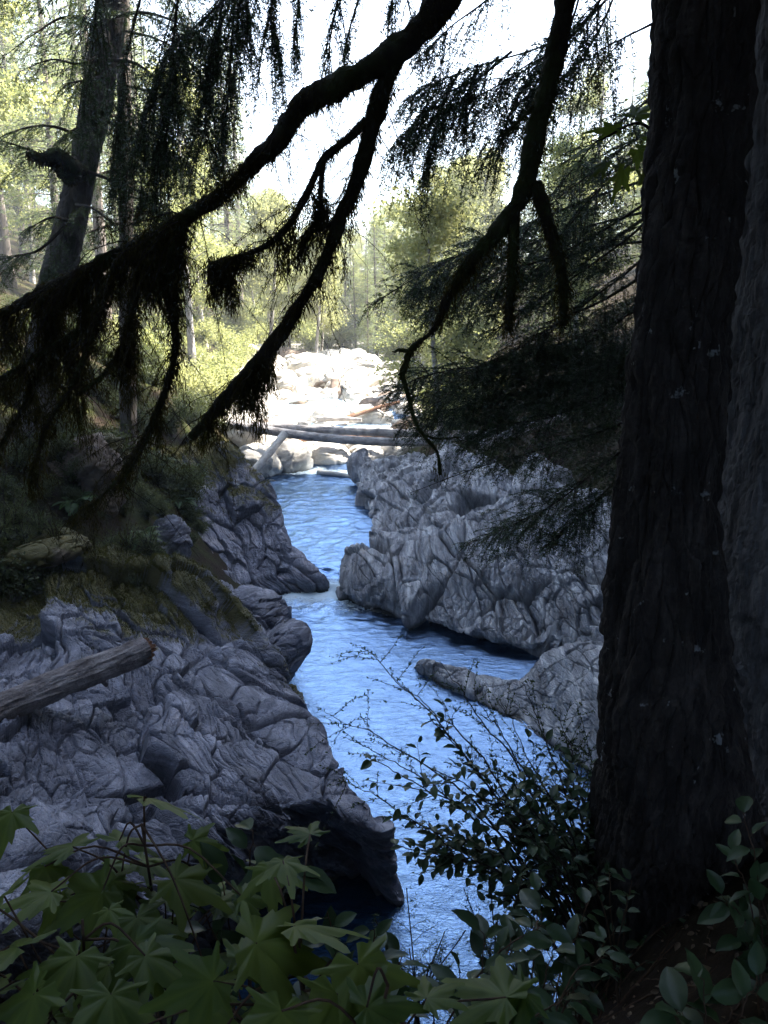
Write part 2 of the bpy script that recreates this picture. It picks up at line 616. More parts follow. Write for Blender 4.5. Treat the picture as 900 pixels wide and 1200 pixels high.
# ------------------------------------------------------------------ terrain
CTRL = np.array([
    # creek bed
    (.3, 8, -1), (1.8, 6.8, -1), (4, 5.6, -.8), (-1, 12, -1), (1, 12, -1), (-1.9, 18, -1), (0, 16, -.8), (-2.2, 22, -.7), (-2.2, 26, -.6), (-2.4, 30, -.3),
    (-2.7, 34, .5), (-3, 38, .9), (-3.5, 48, 2.0), (-3.5, 60, 3.3), (-3, 75, 4.6), (-3, 100, 6), (0, 200, 9),
    (2, 40, 1.5), (-8, 40, 1.9), (5, 60, 4), (-11, 60, 4.4), (2.2, 34, 1.3), (-7, 34, 1.6),
    # left bank
    (-3.6, 19, .4), (-5.3, 19.5, 2.2), (-6, 15, 3.4), (-8.5, 15, 5), (-14, 15, 8), (-4.6, 13.6, 1.0), (-6.4, 12.5, 2.4), (-8, 9.5, 3.6), (-6.5, 6, 2.4), (-12, 8, 6), (-12, 25, 6.5), (-5.4, 24, 1.6), (-3.9, 25.5, -.4), (-4.6, 28, -.1),
    (-7, 25, 4.2), (-20, 30, 10), (-9, 31, 4.2), (-14, 40, 5.5), (-30, 60, 12), (-18, 60, 7), (-60, 100, 25),
    # right bank
    (3, 19, 1.0), (5, 17, 1.2), (6.5, 19, 2.8), (6, 14, 1.2), (9, 15, 5), (9, 22, 4.8), (5, 25, 2.4), (2.5, 28, 1.2), (4.5, 30, 2.2), (9, 30, 5), (14, 20, 8), (14, 35, 8), (25, 40, 13), (12, 50, 7), (25, 70, 12), (60, 100, 25), (8, 40, 3.6),
    (7, 10, 2.5), (4.5, 10.5, .4), (4, 13, -.2), (12, 10, 6),
    # camera side
    (0, 0, 5.3), (-2, 0, 5.3), (2, 0, 5.5), (0, 1.2, 5.0), (1.0, 2.3, 4.45), (1.5, 3.4, 4.05), (2.5, 3.5, 4.4), (0, 2.2, 4.1), (-1, 1.5, 4.7), (-2, 2.2, 4.2), (.3, 3.5, 2.0), (-1, 3.5, 1.6), (-2.5, 3.8, 1.8),
    (1.2, 4.5, 2.2), (2.5, 5, 2.4), (.6, 5.0, .2), (-.6, 5.5, -.3), (-2.4, 5.6, .6), (-4, 5, 1.8),
    (6, 0, 7), (6, 5, 4.5), (-6, 0, 5.3), (0, -6, 6.5), (10, 0, 9), (-12, 0, 7), (0, -15, 9), (30, 0, 18), (-30, 0, 12), (30, 20, 16), (-30, 20, 14),
], dtype=float)


def _rbf_setup():
    n = len(CTRL)
    d = np.sqrt(((CTRL[:, None, :2] - CTRL[None, :, :2]) ** 2).sum(-1) + .25)
    A = np.zeros((n + 3, n + 3))
    A[:n, :n] = d
    A[:n, n] = 1
    A[:n, n + 1:] = CTRL[:, :2]
    A[n, :n] = 1
    A[n + 1:, :n] = CTRL[:, :2].T
    b = np.zeros(n + 3)
    b[:n] = CTRL[:, 2]
    return np.linalg.solve(A, b)


RBF = _rbf_setup()


def terr(x, y):
    x = np.atleast_1d(np.asarray(x, float))
    y = np.atleast_1d(np.asarray(y, float))
    out = np.empty(len(x))
    for s in range(0, len(x), 20000):
        e = s + 20000
        d = np.sqrt((x[s:e, None] - CTRL[None, :, 0]) ** 2 + (y[s:e, None] - CTRL[None, :, 1]) ** 2 + .25)
        out[s:e] = d @ RBF[:-3] + RBF[-3] + RBF[-2] * x[s:e] + RBF[-1] * y[s:e]
    P = np.stack([x, y, np.zeros(len(x))], 1)
    near = np.clip((np.hypot(x, y) - 4) / 8, .25, 1)
    return out + near * (fbm(P * .35, 4, 31) * .45 + fbm(P * 2.2, 3, 35) * .08)


def tz(x, y):
    return float(terr(x, y)[0])


def grid_faces(nu, nv):
    i = np.arange(nu - 1)[:, None] * nv
    j = np.arange(nv - 1)[None, :]
    return np.stack([i + j, i + j + 1, i + nv + j + 1, i + nv + j], -1).reshape(-1, 4)


def warp_axis(lo, hi, n, c, k):
    a = np.arcsinh((lo - c) / k)
    b = np.arcsinh((hi - c) / k)
    return c + k * np.sinh(np.linspace(a, b, n))


xs = warp_axis(-260, 260, 330, 0, 6)
ys = warp_axis(-60, 420, 380, 8, 9)
gx, gy = np.meshgrid(xs, ys, indexing='ij')
gx, gy = gx.ravel(), gy.ravel()
gz = terr(gx, gy)
bed = np.clip((gy - 31) / 4, 0, 1) * np.clip(1 - (np.abs(gx + 3) - (2.8 + (gy - 31) * .06)) / 3, 0, 1) * np.clip((85 - gy) / 10, 0, 1)
gn = fbm(np.stack([gx, gy, gz], 1) * .6, 4, 3)
gravel = np.clip(bed * 1.6 + gn * .5 - .3, 0, 1)
gravel = np.maximum(gravel, np.clip((.5 - gz) / .6, 0, 1) * (gy > 5))
mossm = np.clip((gy - 5) / 4, .15, 1) * (1 - .0 * gx)
mossm = np.where((gx > 4) & (gy > 10), mossm * .35, mossm)
terrain = obj('terrain', np.stack([gx, gy, gz], 1), grid_faces(len(xs), len(ys)), M['ground'], attrs={'gravel': gravel, 'moss': mossm})
tag(terrain, 'forest floor and creek bed of the rocky gorge', 'ground', kind='structure')

# ------------------------------------------------------------------ water


def water_z(y):
    z = .35 * np.clip((y - 18.4) / 1.2, 0, 1)
    z = z + .0 * y
    return z + .75 * np.clip((y - 31.5) / 4.5, 0, 1) + np.clip(y - 36, 0, 60) * .085


wx = np.linspace(-9, 7, 330)
wy = np.concatenate([np.linspace(4, 22, 420), np.linspace(22.08, 36, 160), np.linspace(36.2, 75, 90)])
ax, ay = np.meshgrid(wx, wy, indexing='ij')
ax, ay = ax.ravel(), ay.ravel()
Q = np.stack([ax * 1.0, ay * 1.3, np.zeros(len(ax))], 1)
Q2 = Q + .5 * np.stack([vnoise(Q * .7, 71), vnoise(Q * .7, 72), np.zeros(len(ax))], 1)
step = np.exp(-((ay - 18.9) / .8) ** 2)
below = np.exp(-((ay - 17.7) / 1.6) ** 2)
up = np.clip((ay - 19) / 2, 0, 1)
calm = np.clip((ax - (.2 + .0 * ay)) / 1.2, 0, 1) * np.clip((ay - 12) / 2, 0, 1)
amp = (.012 + .03 * below + .02 * up + .05 * step) * (1 - .7 * calm)
wz = water_z(ay) + amp * (ridged(Q2 * 1.5, 3, 41) + .6 * fbm(Q2 * 5, 2, 47)) + .015 * fbm(Q2 * .5, 2, 44)
foam = .85 * np.exp(-((ay - 18.5) / .6) ** 2) + .5 * np.exp(-((ay - 17.4) / .9) ** 2) + .30 * up * np.clip(fbm(Q2 * .8, 3, 48) + .35, 0, 1) + .6 * np.exp(-((ay - 31.0) / .8) ** 2) + .5 * np.clip((ay - 32) / 2, 0, 1)
foam = foam * (1 - .8 * calm)
water = obj('water', np.stack([ax, ay, wz], 1), grid_faces(len(wx), len(wy)), M['water'], attrs={'foam': np.clip(foam, 0, 1)})
tag(water, 'blue creek water running through the gorge in a low step', 'creek', kind='structure')


# ------------------------------------------------------------------ rocks
def axes(rx, ry, rz):
    cx, sx, cy, sy, cz, sz = math.cos(rx), math.sin(rx), math.cos(ry), math.sin(ry), math.cos(rz), math.sin(rz)
    X = np.array([[1, 0, 0], [0, cx, -sx], [0, sx, cx]])
    Yy = np.array([[cy, 0, sy], [0, 1, 0], [-sy, 0, cy]])
    Z = np.array([[cz, -sz, 0], [sz, cz, 0], [0, 0, 1]])
    return Z @ Yy @ X


def axes_n(n):
    """rows: two directions in the layer, then the layer's normal"""
    n = np.asarray(n, float)
    n = n / np.linalg.norm(n)
    a = np.cross(n, [.2, .1, 1.0])
    a /= np.linalg.norm(a)
    return np.stack([np.cross(a, n), a, n])


def rock_relief(P, seed, A, strata, s=1.0, amp=1.0, warp=.35, big=1.0, crk=1.0, lay=1.0):
    """height of the fractured, layered surface at the points P"""
    W = P + warp * s * np.stack([fbm(P * .55 / s, 3, seed + 50), fbm(P * .55 / s + 7, 3, seed + 51), fbm(P * .55 / s + 19, 3, seed + 52)], 1)
    Q = (W @ A.T) * np.asarray(strata)
    d = np.zeros(len(P))
    worn = np.clip(.45 + 1.3 * fbm(P * .55 / s + 77, 2, seed + 80), .06, 1.1)
    for sc, a, b, cd, cw in ((2.6, .42, .13, .16, .026), (.95, .17, .05, .11, .022), (.36, .045, .020, .05, .045), (.14, .010, .009, .016, .14)):
        t, cr, cv = facet(Q / (sc * s), seed + int(sc * 100))
        k = big if sc > 2 else 1.0
        ck = crk * k * (1.0 if sc > .5 else worn)
        d += k * s * (a * t + b * cv) * (1.0 if sc > .5 else .35 + .65 * worn) - ck * cd * s * np.exp(-cr / cw)
    # long open joints along the bedding
    for per, dep, wd, sd in ((.62, .085, .030, 64), (.24, .04, .055, 65)):
        q = Q[:, 2] / (per * s) + .55 * vnoise(P * .7 / s, seed + sd) + .22 * vnoise(P * 2.6 / s, seed + sd + 7)
        fr = np.abs(q - np.round(q))
        on = np.clip(vnoise(P * .8 / s + 31, seed + sd + 9) * 2.2 + .55, 0, 1)
        d -= dep * s * on * np.exp(-fr / wd)
        d += .5 * dep * s * (hash3(np.floor(q + .5).astype(np.int64), np.zeros(len(P), np.int64), np.zeros(len(P), np.int64), seed + sd) - .5)
    # thin layers that break off in steps
    q = Q[:, 2] / (.21 * s) + .9 * vnoise(P * 1.3 / s, seed + 61) + .35 * vnoise(P * 5 / s, seed + 62)
    fr = q - np.floor(q)
    stp = np.where(fr < .8, fr / .8, (1 - fr) / .2)
    m = np.clip(.55 + vnoise(P * .9 / s, seed + 63), 0, 1)
    d += lay * .032 * s * stp * m * (.5 + hash3(np.floor(q).astype(np.int64), np.zeros(len(P), np.int64), np.zeros(len(P), np.int64), seed))
    d += .010 * s * ridged(Q * np.array([.7, .7, 2.4]) / s, 3, seed + 60, .5)
    d += .12 * s * fbm(P * .6 / s, 2, seed + 66)
    d += .008 * s * fbm(P * 16 / s, 3, seed + 70)
    return d * amp


def normals_grid(V, nu, nv):
    G = V.reshape(nu, nv, 3)
    n = np.cross(np.gradient(G, axis=1), np.gradient(G, axis=0))
    return unit(n).reshape(-1, 3)


def net_surface(net, nu, nv):
    net = np.asarray(net)                       # rows x cols x 3
    rows = np.stack([catmull(r, nv) for r in net])
    return np.stack([catmull(rows[:, k], nu) for k in range(nv)], 1).reshape(-1, 3)


def moss_mask(V, N, seed, bias):
    f = fbm(V * 1.1, 4, seed) * .9 + fbm(V * 5, 3, seed + 3) * .35
    return np.clip((N[:, 2] * .9 + f + bias) * 3.0, 0, 1)


def rock_net(name, rows, nu, nv, m, seed, A, strata, label, cat, s=1.0, amp=1.0, mossbias=None, wetz=.14, sink=(-.2, 1.2, -1.4), lsink=None, part=None, warp=.35, wl=0.0, big=1.0, crk=1.0, lay=1.0):
    net = [[at(*p) for p in r] for r in rows]
    if sink is not None:
        for r in net:
            r.append(r[-1] + np.array(sink))
    if lsink is not None:
        for r in net:
            r.insert(0, r[0] + np.array(lsink))
    V = net_surface(net, nu, nv)
    N = normals_grid(V, nu, nv)
    if (N * (np.array([0, 0, CAMZ]) - V)).sum(1).mean() < 0:
        N = -N
        flip = True
    else:
        flip = False
    G = .5 * np.stack([fbm(V * .9, 2, seed + 90)], 1) * .25
    V = V + N * G
    d = rock_relief(V, seed, A, strata, s, amp, warp, big, crk, lay)
    V2 = V + N * d[:, None]
    F = grid_faces(nu, nv)
    if not flip:
        F = F[:, ::-1]
    N2 = normals_grid(V2, nu, nv) * (-1 if flip else 1)
    mo = np.zeros(len(V2)) if mossbias is None else moss_mask(V2, N2, seed + 5, mossbias(V2) if callable(mossbias) else mossbias)
    wet = np.clip((wetz + wl + .12 * fbm(V2 * 2, 2, seed + 9) - V2[:, 2]) / .12, 0, 1)
    base = V2.mean(0)
    base = np.array([base[0], base[1], V2[:, 2].min()])
    o = obj(name, V2, F, m, base=base, smooth=False, attrs={'moss': mo * (1 - wet), 'wet': wet})
    tag(o, label, cat)
    # raised pile of the moss
    mo = mo * (1 - wet)
    if mo.max() > .5:
        area = np.linalg.norm(np.gradient(V2.reshape(nu, nv, 3), axis=0), axis=2).ravel() * np.linalg.norm(np.gradient(V2.reshape(nu, nv, 3), axis=1), axis=2).ravel()
        wgt = area * np.clip(mo - .35, 0, 1) * (np.hypot(V2[:, 0], V2[:, 1]) < 26) * (V2[:, 0] > -9)
        n = int(min(90000, wgt.sum() * 5200))
        if n > 200:
            i = rng.choice(len(V2), n, p=wgt / wgt.sum())
            D = unit(N2[i] * .6 + np.array([0, 0, .3]) + rng.normal(size=(n, 3)) * .45)
            tuft = .5 + .8 * np.clip(vnoise(V2[i] * 6, 77) + .4, 0, 1.4)
            K, KF = kites(V2[i] + rng.normal(size=(n, 3)) * .012, D, rng.uniform(.02, .06, n) * tuft, .011)
            obj('moss', K, KF, M['moss_pile'], o, base, False, {'tint': np.repeat(np.clip(.5 + .45 * vnoise(V2[i] * 2.3, 78) + rng.normal(size=n) * .15, 0, 1), 4)})
    return o, V2, N2, mo


NEAR_ROWS = [
    [(-260, 700, 14), (0, 700, 14.5), (60, 690, 14.8), (130, 685, 15), (200, 700, 15), (250, 730, 14.8), (300, 790, 14.5)],
    [(-260, 650, 12), (0, 668, 12.6), (60, 656, 13), (130, 644, 13.3), (200, 668, 13.2), (250, 700, 13.0), (305, 760, 12.6)],
    [(-260, 740, 9.5), (0, 745, 10.3), (90, 722, 11.0), (170, 722, 11.4), (245, 745, 11.6), (305, 785, 11.5), (346, 822, 11.2)],
    [(-260, 850, 7), (0, 832, 8.0), (100, 812, 8.8), (200, 812, 9.4), (280, 825, 9.8), (335, 848, 9.9), (374, 872, 9.8)],
    [(-260, 960, 5.4), (0, 930, 6.3), (100, 908, 7.1), (200, 898, 7.8), (290, 893, 8.4), (365, 895, 8.8), (415, 915, 8.8)],
    [(-260, 1080, 4.4), (0, 1020, 5.2), (100, 1000, 5.9), (200, 985, 6.7), (295, 962, 7.3), (378, 940, 7.9), (438, 945, 8.1)],
    [(-260, 1200, 3.9), (0, 1130, 4.6), (100, 1105, 5.3), (200, 1075, 6.3), (300, 1035, 7.7), (395, 1000, 8.4), (452, 1000, 8.0)],
    [(-260, 1350, 4.1), (0, 1290, 5.0), (100, 1250, 5.9), (200, 1200, 7.0), (300, 1130, 8.1), (400, 1085, 8.5), (469, 1062, 7.95)],
]
rock_net('rock_outcrop', NEAR_ROWS, 620, 560, M['rock_near'], 100, axes_n((.72, .30, .62)), (.45, .9, 2.2),
         'huge dark grey fractured rock outcrop carrying the broken log above the near pool', 'rock', s=.8, amp=1.0,
         mossbias=lambda V: np.clip((V[:, 1] - 10.2) / 2.2, -.4, 1.0) * 1.0 - 1.42 + np.clip((-3.0 - V[:, 0]) / 2, 0, .5), sink=(-.35, 1.1, -1.2), big=.8, warp=.28, crk=1.2, lay=1.3)

MID_ROWS = [
    [(90, 560, 23), (170, 560, 24.5), (225, 545, 25), (262, 535, 25.6)],
    [(110, 552, 18.5), (180, 540, 20.5), (228, 526, 21.8), (272, 522, 22.6)],
    [(125, 600, 17.9), (190, 578, 19.5), (245, 565, 20.6), (302, 560, 21.6)],
    [(145, 640, 17.2), (205, 615, 18.5), (262, 605, 19.6), (328, 612, 20.3)],
    [(165, 668, 16.5), (220, 650, 17.7), (280, 645, 18.6), (352, 650, 19.2)],
    [(185, 690, 16.1), (235, 682, 17.1), (300, 680, 17.9), (376, 680, 18.5)],
    [(195, 730, 16.3), (240, 725, 17.1), (305, 715, 17.9), (378, 705, 18.6)],
]
rock_net('rock_outcrop', MID_ROWS, 380, 340, M['rock_near'], 140, axes_n((.85, .1, .5)), (.45, 1, 2.2),
         'steep slanting grey outcrop with a mossy ridge dropping to the small rapid', 'rock', s=.75, amp=.9,
         mossbias=lambda V: np.clip((V[:, 2] - 1.7) / 1.0, -1, 1) * .8 - .75, sink=(-.5, 1.5, -1.2))

RIGHT_ROWS = [
    [(425, 560, 33), (470, 555, 30), (540, 550, 26), (610, 575, 23), (690, 600, 21), (800, 620, 19)],
    [(425, 543, 29), (470, 538, 27), (540, 528, 23.2), (610, 553, 20.6), (690, 576, 18.4), (800, 600, 16.5)],
    [(427, 582, 26), (463, 580, 23.5), (530, 580, 20.6), (605, 605, 18.3), (690, 625, 16.6), (800, 650, 14.8)],
    [(440, 625, 22), (468, 622, 20.2), (525, 635, 18.0), (600, 655, 16.8), (685, 675, 15.3), (800, 710, 13.6)],
    [(416, 668, 18.5), (455, 675, 17.5), (520, 690, 16.6), (590, 706, 15.8), (680, 722, 14.6), (800, 760, 13)],
    [(413, 703, 18.1), (455, 724, 16.9), (520, 738, 15.75), (590, 750, 15.0), (680, 780, 14.1), (800, 830, 12.6)],
    [(416, 711, 18.35), (461, 729, 17.4), (530, 738, 17.0), (602, 748, 16.5), (690, 780, 15.4), (805, 830, 13.6)],
    [(418, 735, 18.4), (465, 750, 17.5), (535, 765, 17.2), (605, 780, 16.8), (695, 815, 15.6), (805, 860, 13.8)],
]
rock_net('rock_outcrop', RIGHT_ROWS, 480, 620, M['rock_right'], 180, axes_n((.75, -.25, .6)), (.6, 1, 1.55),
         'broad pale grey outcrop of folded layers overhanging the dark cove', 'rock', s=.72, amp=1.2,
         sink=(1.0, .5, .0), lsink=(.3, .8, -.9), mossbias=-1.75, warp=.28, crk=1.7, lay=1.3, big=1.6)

LEDGE_ROWS = [
    [(497, 785, 14.4), (545, 792, 14.1), (600, 800, 13.9), (640, 775, 13.9), (690, 770, 13.6), (790, 790, 13.0)],
    [(495, 776, 14.1), (548, 787, 13.8), (603, 795, 13.4), (640, 758, 13.2), (690, 750, 12.8), (790, 770, 12.2)],
    [(500, 778, 13.9), (555, 797, 13.4), (607, 810, 12.9), (645, 782, 12.5), (695, 772, 12.1), (795, 800, 11.4)],
    [(510, 786, 13.7), (562, 812, 13.0), (612, 832, 12.4), (652, 832, 11.8), (702, 832, 11.1), (800, 865, 10.3)],
    [(522, 798, 13.4), (572, 826, 12.7), (618, 857, 11.9), (662, 882, 11.1), (712, 902, 10.4), (805, 945, 9.5)],
    [(530, 820, 13.4), (580, 850, 12.7), (625, 885, 11.9), (668, 915, 11.1), (715, 940, 10.4), (805, 990, 9.5)],
]
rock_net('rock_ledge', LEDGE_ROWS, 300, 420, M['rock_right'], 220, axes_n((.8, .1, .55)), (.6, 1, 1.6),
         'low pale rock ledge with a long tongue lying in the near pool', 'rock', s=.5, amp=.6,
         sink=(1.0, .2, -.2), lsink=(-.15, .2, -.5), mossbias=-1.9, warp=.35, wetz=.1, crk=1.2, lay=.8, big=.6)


def ico(sub):
    import bmesh
    bm = bmesh.new()
    bmesh.ops.create_icosphere(bm, subdivisions=sub, radius=1)
    V = np.array([v.co[:] for v in bm.verts])
    F = np.array([[v.index for v in f.verts] for f in bm.faces])
    bm.free()
    return V, F


ICO = {s: ico(s) for s in (4, 5, 6, 7)}


def boulder(c, rad, m, seed, label, sub=5, rot=(0, 0, 0), s=None, amp=1.0, moss=None, name='boulder', group=None, wet=None, box=.35, cat='boulder'):
    V, F = ICO[sub]
    D = unit(np.sign(V) * np.abs(V) ** (1 - box))
    A = axes(*rot)
    s = s or max(rad) * .6
    P = (D * np.asarray(rad)) @ A.T
    d = rock_relief(P + np.array([seed * 3.1, seed * 1.7, 0]), seed, axes(R(20), R(30), 0), (1, 1, 1.4), s, amp)
    N = unit(P / np.asarray(max(rad)) + 0)
    P = P + N * d[:, None]
    c = np.asarray(c, float)
    W = P + c
    mo = np.zeros(len(P)) if moss is None else moss_mask(W, N, seed + 5, moss)
    wt = np.zeros(len(P)) if wet is None else np.clip((wet + .1 - W[:, 2]) / .12, 0, 1)
    o = obj(name, W, F, m, base=c - np.array([0, 0, rad[2] * .5]), attrs={'moss': mo * (1 - wt), 'wet': wt})
    return tag(o, label, cat, group)


boulder(at(280, 748, 14.3), (.95, 1.4, 1.05), M['rock_near'], 301, 'rounded grey rock lobe behind the mossy brow of the dark outcrop', 7, (0, R(25), R(-20)), .7, .9, -1.4, 'rock_lobe', wet=0., cat='rock')
boulder(at(328, 772, 13.2), (.42, .8, .75), M['rock_near'], 302, 'smaller smooth rock lobe standing in the water beside the rounded lobe', 6, (0, R(30), R(-10)), .55, .7, None, 'rock_lobe', wet=0., cat='rock')
boulder(at(196, 640, 16.6), (.5, .7, .75), M['rock_near'], 303, 'small grey boulder with mossy ochre cap between dark bank and slanting outcrop', 6, (0, R(10), 0),   .5, 1.1, -.75)
boulder(at(165, 668, 15.9), (.55, .6, .5), M['rock_near'], 304, 'grey boulder with a moss crust at the foot of the dark bank', 6, (0, 0, R(30)), .5, .8, -.9)
boulder(at(110, 568, 15.4), (.75, .8, 1.0), M['rock_brown'], 305, 'dark rock wall under the hanging moss of the bank', 6, (0, R(10), 0), .8, 1, -.9, cat='rock')
boulder(at(136, 545, 15.7), (.5, .5, .45), M['rock_brown'], 306, 'cushion-shaped rock wholly covered in yellow-green moss', 6, (.2, .3, 0), .5, 1.5, .8, box=.15)
boulder(at(30, 640, 13.0), (1.0, .8, .28), M['rock_brown'], 307, 'low mossy hump of rock below the ferns', 6, (0, 0, 0), .6, 1.2, .5)
# boulders round the head of the upper pool
FARB = [(322, 580, 29.5, .85, .7, .6), (300, 545, 30.5, 1.0, .9, .9), (340, 545, 31.5, .9, .8, .8), (385, 538, 33, 1.1, .9, .65), (432, 538, 33.5, 1.2, .9, .65), (470, 540, 33.5, 1.1, 1, .9), (290, 515, 32, 1.0, 1, 1.0),
        (350, 520, 33, .8, .7, .6), (372, 520, 35, .9, .9, .6), (410, 522, 36, 1.0, .8, .6), (455, 520, 36, 1, .9, .7), (330, 500, 37, 1.2, 1, .8), (305, 490, 38, 1.3, 1, .9)]
for k, (px, py, Y, a, b, c) in enumerate(FARB):
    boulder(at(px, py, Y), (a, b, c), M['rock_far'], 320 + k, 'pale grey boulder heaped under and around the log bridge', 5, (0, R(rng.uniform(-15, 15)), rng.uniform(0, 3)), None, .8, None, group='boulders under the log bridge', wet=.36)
boulder(at(437, 490, 41), (.95, .9, 1.0), M['rock_brown'], 345, 'dark square-edged brown boulder just beyond the log bridge', 5, (0, 0, .3), .5, .8, box=.6)
boulder(at(438, 499, 39.5), (.75, .7, .55), M['rock_brown'], 346, 'ochre lichen-covered boulder in front of the dark square one', 5, (0, 0, .9), .5, .7, .2)
boulder(at(465, 478, 44), (1.6, 1.3, 1.1), M['rock_brown'], 347, 'wide rounded brown boulder to the side of the square one', 5, (0, 0, .9), .8, .7)
boulder(at(427, 436, 60), (1.6, 1.4, 1.2), M['rock_brown'], 348, 'big dark boulder high up the creek bed under the far trees', 5, (0, 0, .4), .8, .8, box=.55)
boulder(at(450, 436, 61), (1.8, 1.4, 1.2), M['rock_far'], 349, 'big pale boulder leaning on the high dark one', 5, (0, 0, 1.4), .8, .8, box=.5)
n_b = 0
for k in range(120):
    y = rng.uniform(34, 55)
    x = -3 + rng.normal() * (1.9 + (y - 34) * .045)
    if x > 4 + (y - 34) * .12 or x < -11 - (y - 34) * .1:
        continue
    r = rng.uniform(.3, 1.0) * (1 + (y - 34) * .012)
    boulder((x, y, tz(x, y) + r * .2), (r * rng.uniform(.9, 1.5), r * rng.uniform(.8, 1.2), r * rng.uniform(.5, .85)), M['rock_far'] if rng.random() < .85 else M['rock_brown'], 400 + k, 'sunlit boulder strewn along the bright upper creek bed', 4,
            (rng.uniform(-.3, .3), rng.uniform(-.3, .3), rng.uniform(0, 3)), None, 1.0, None, group='boulders of the upper creek bed', box=rng.uniform(.35, .75))

# ------------------------------------------------------------------ logs


def log(name, pts, r0, r1, m, label, n=28, seg=140, rough=.12, cut=None, bumps=.0, cat='log', group=None, split=False):
    P = catmull(np.asarray(pts), seg)
    t = np.linspace(0, 1, seg)
    r = r0 + (r1 - r0) * t
    T = unit(P[-1] - P[0])
    sd = int(abs(P[0, 0] * 100)) % 97

    def disp(V):
        along = (V @ T)[:, None] * T
        Q = (V - along) + along * .10
        return r.mean() * rough * (ridged(Q * 2.2 / r.mean(), 4, 500 + sd, .6) + .8 * fbm(V * .8 / r.mean(), 4, 510 + sd))
    V, F = tube(P, r, n, True, disp)
    base = np.array([P[0, 0], P[0, 1], P[:, 2].min()])
    o = obj(name, V, F, m, base=base, smooth=False, attrs={'tint': np.full(len(V), .5)})
    tag(o, label, cat, group)
    return o, P, r


# the broken log on the near outcrop
lg, lp, lr = log('fallen_log', [at(-120, 880, 6.65), at(0, 832, 7.6), at(80, 797, 8.2), at(170, 762, 8.9)], .165, .155, M['log_near'], 'dark furrowed log with a broken reddish end jutting across the near grey outcrop', 110, 420, .16)
acc = Acc()
T = unit(lp[-1] - lp[-6])
side = unit(np.cross(T, [0, 0, 1.0]))
upv = np.cross(side, T)
for k in range(70):
    a, q = rng.uniform(0, 6.28), math.sqrt(rng.random()) * .14
    o0 = lp[-1] - T * .06 + side * math.cos(a) * q + upv * math.sin(a) * q
    L_ = rng.uniform(.07, .13) + (.05 if math.sin(a) > 0 else 0)
    V, F = tube(np.array([o0, o0 + T * L_ * .6, o0 + T * L_ + rand_dirs(1)[0] * .01]), [.022, .018, .003], 5)
    acc.add(V, F)
acc.build('broken_end', M['wood_cut'], lg, base=np.array(lg.location), smooth=False)
for f, ang in ((.47, -.9), (.80, -1.3), (.3, 1.0)):
    acc = Acc()
    k = int(f * len(lp))
    d = unit(side * math.cos(ang) + upv * math.sin(ang))
    V, F = tube(np.array([lp[k], lp[k] + d * .17, lp[k] + d * .24 + T * .03]), [.045, .035, .02], 8)
    acc.add(V, F)
    acc.build('branch_stub', M['log_near'], lg, base=np.array(lg.location))

log('bridge_log', [at(285, 498, 31), at(360, 503, 31), at(450, 507, 30.5), at(545, 509, 30), at(625, 507, 29.4)], .16, .13, M['log_grey'], 'upper grey weathered log of the pair spanning the creek')
log('bridge_log', [at(270, 497, 30.2), at(330, 507, 30.2), at(400, 515, 29.8), at(480, 518, 29.4), at(550, 512, 29), at(610, 500, 28.6)], .175, .13, M['log_grey'], 'lower grey log of the pair spanning the creek, sagging in the middle')
log('thin_log', [at(340, 514, 32), at(400, 512, 32.5), at(470, 512, 33)], .15, .12, M['log_red'], 'short brown log lying in the gap between the spanning pair')
log('leaning_log', [at(288, 562, 28.0), at(312, 535, 28.6), at(334, 508, 29.3)], .13, .14, M['log_pale'], 'bleached white log leaning up against the spanning logs')
log('driftwood_log', [at(398, 494, 41), at(415, 488, 41.5), at(432, 482, 42)], .32, .26, M['log_red'], 'thick reddish log beside the square brown boulder')
log('driftwood_log', [at(385, 480, 44), at(430, 466, 46), at(470, 455, 48)], .16, .10, M['log_pale'], 'long thin bleached log slanting across the bright creek bed')
log('driftwood_log', [at(380, 466, 50), at(392, 470, 49.5)], .4, .38, M['log_red'], 'short rusty stub of log on the pale rocks')
log('driftwood_log', [at(398, 468, 50), at(408, 469, 50)], .33, .3, M['log_red'], 'second rusty stub of log, nearer the middle of the creek')
log('driftwood_log', [at(405, 422, 66), at(440, 413, 68), at(480, 408, 70)], .3, .2, M['log_grey'], 'grey log lying below the far trees at the top of the creek bed')
log('driftwood_log', [at(372, 553, 30.6), at(400, 556, 30.2), at(425, 562, 29.6)], .09, .06, M['log_pale'], 'slim pale stick floating at the head of the upper pool')
log('driftwood_log', [at(560, 525, 25), at(620, 502, 26), at(672, 484, 27)], .18, .14, M['log_grey'], 'grey bare log propped on the brushy bank above the folded outcrop')
for k in range(9):
    y = rng.uniform(36, 53)
    x = -3 + rng.normal() * (1.6 + (y - 34) * .04)
    a, l = rng.uniform(-.5, .5) + (math.pi if rng.random() < .5 else 0), rng.uniform(1.5, 4.0)
    p0, p1 = np.array([x, y]), np.array([x + math.cos(a) * l, y + math.sin(a) * l * .8])
    z0, z1 = tz(*p0) + rng.uniform(.5, 1.0), tz(*p1) + rng.uniform(.5, 1.0)
    pm = (p0 + p1) / 2 + rng.normal(size=2) * .1
    log('driftwood_log', [np.array([*p0, z0]), np.array([*pm, (z0 + z1) / 2 + .05]), np.array([*p1, z1])], rng.uniform(.08, .18), rng.uniform(.05, .1), M[['log_pale', 'log_grey', 'log_red'][int(rng.integers(0, 3))]], 'loose driftwood lying across the sunlit boulders', group='loose driftwood on the boulders')
log('driftwood_log', [at(450, 452, 52), at(480, 462, 50)], .22, .16, M['log_grey'], 'grey log end lying over the wide brown boulder')

# ------------------------------------------------------------------ boughs, moss, twigs


def px_path(pts, n):
    return catmull(np.array([at(*p) for p in pts]), n)


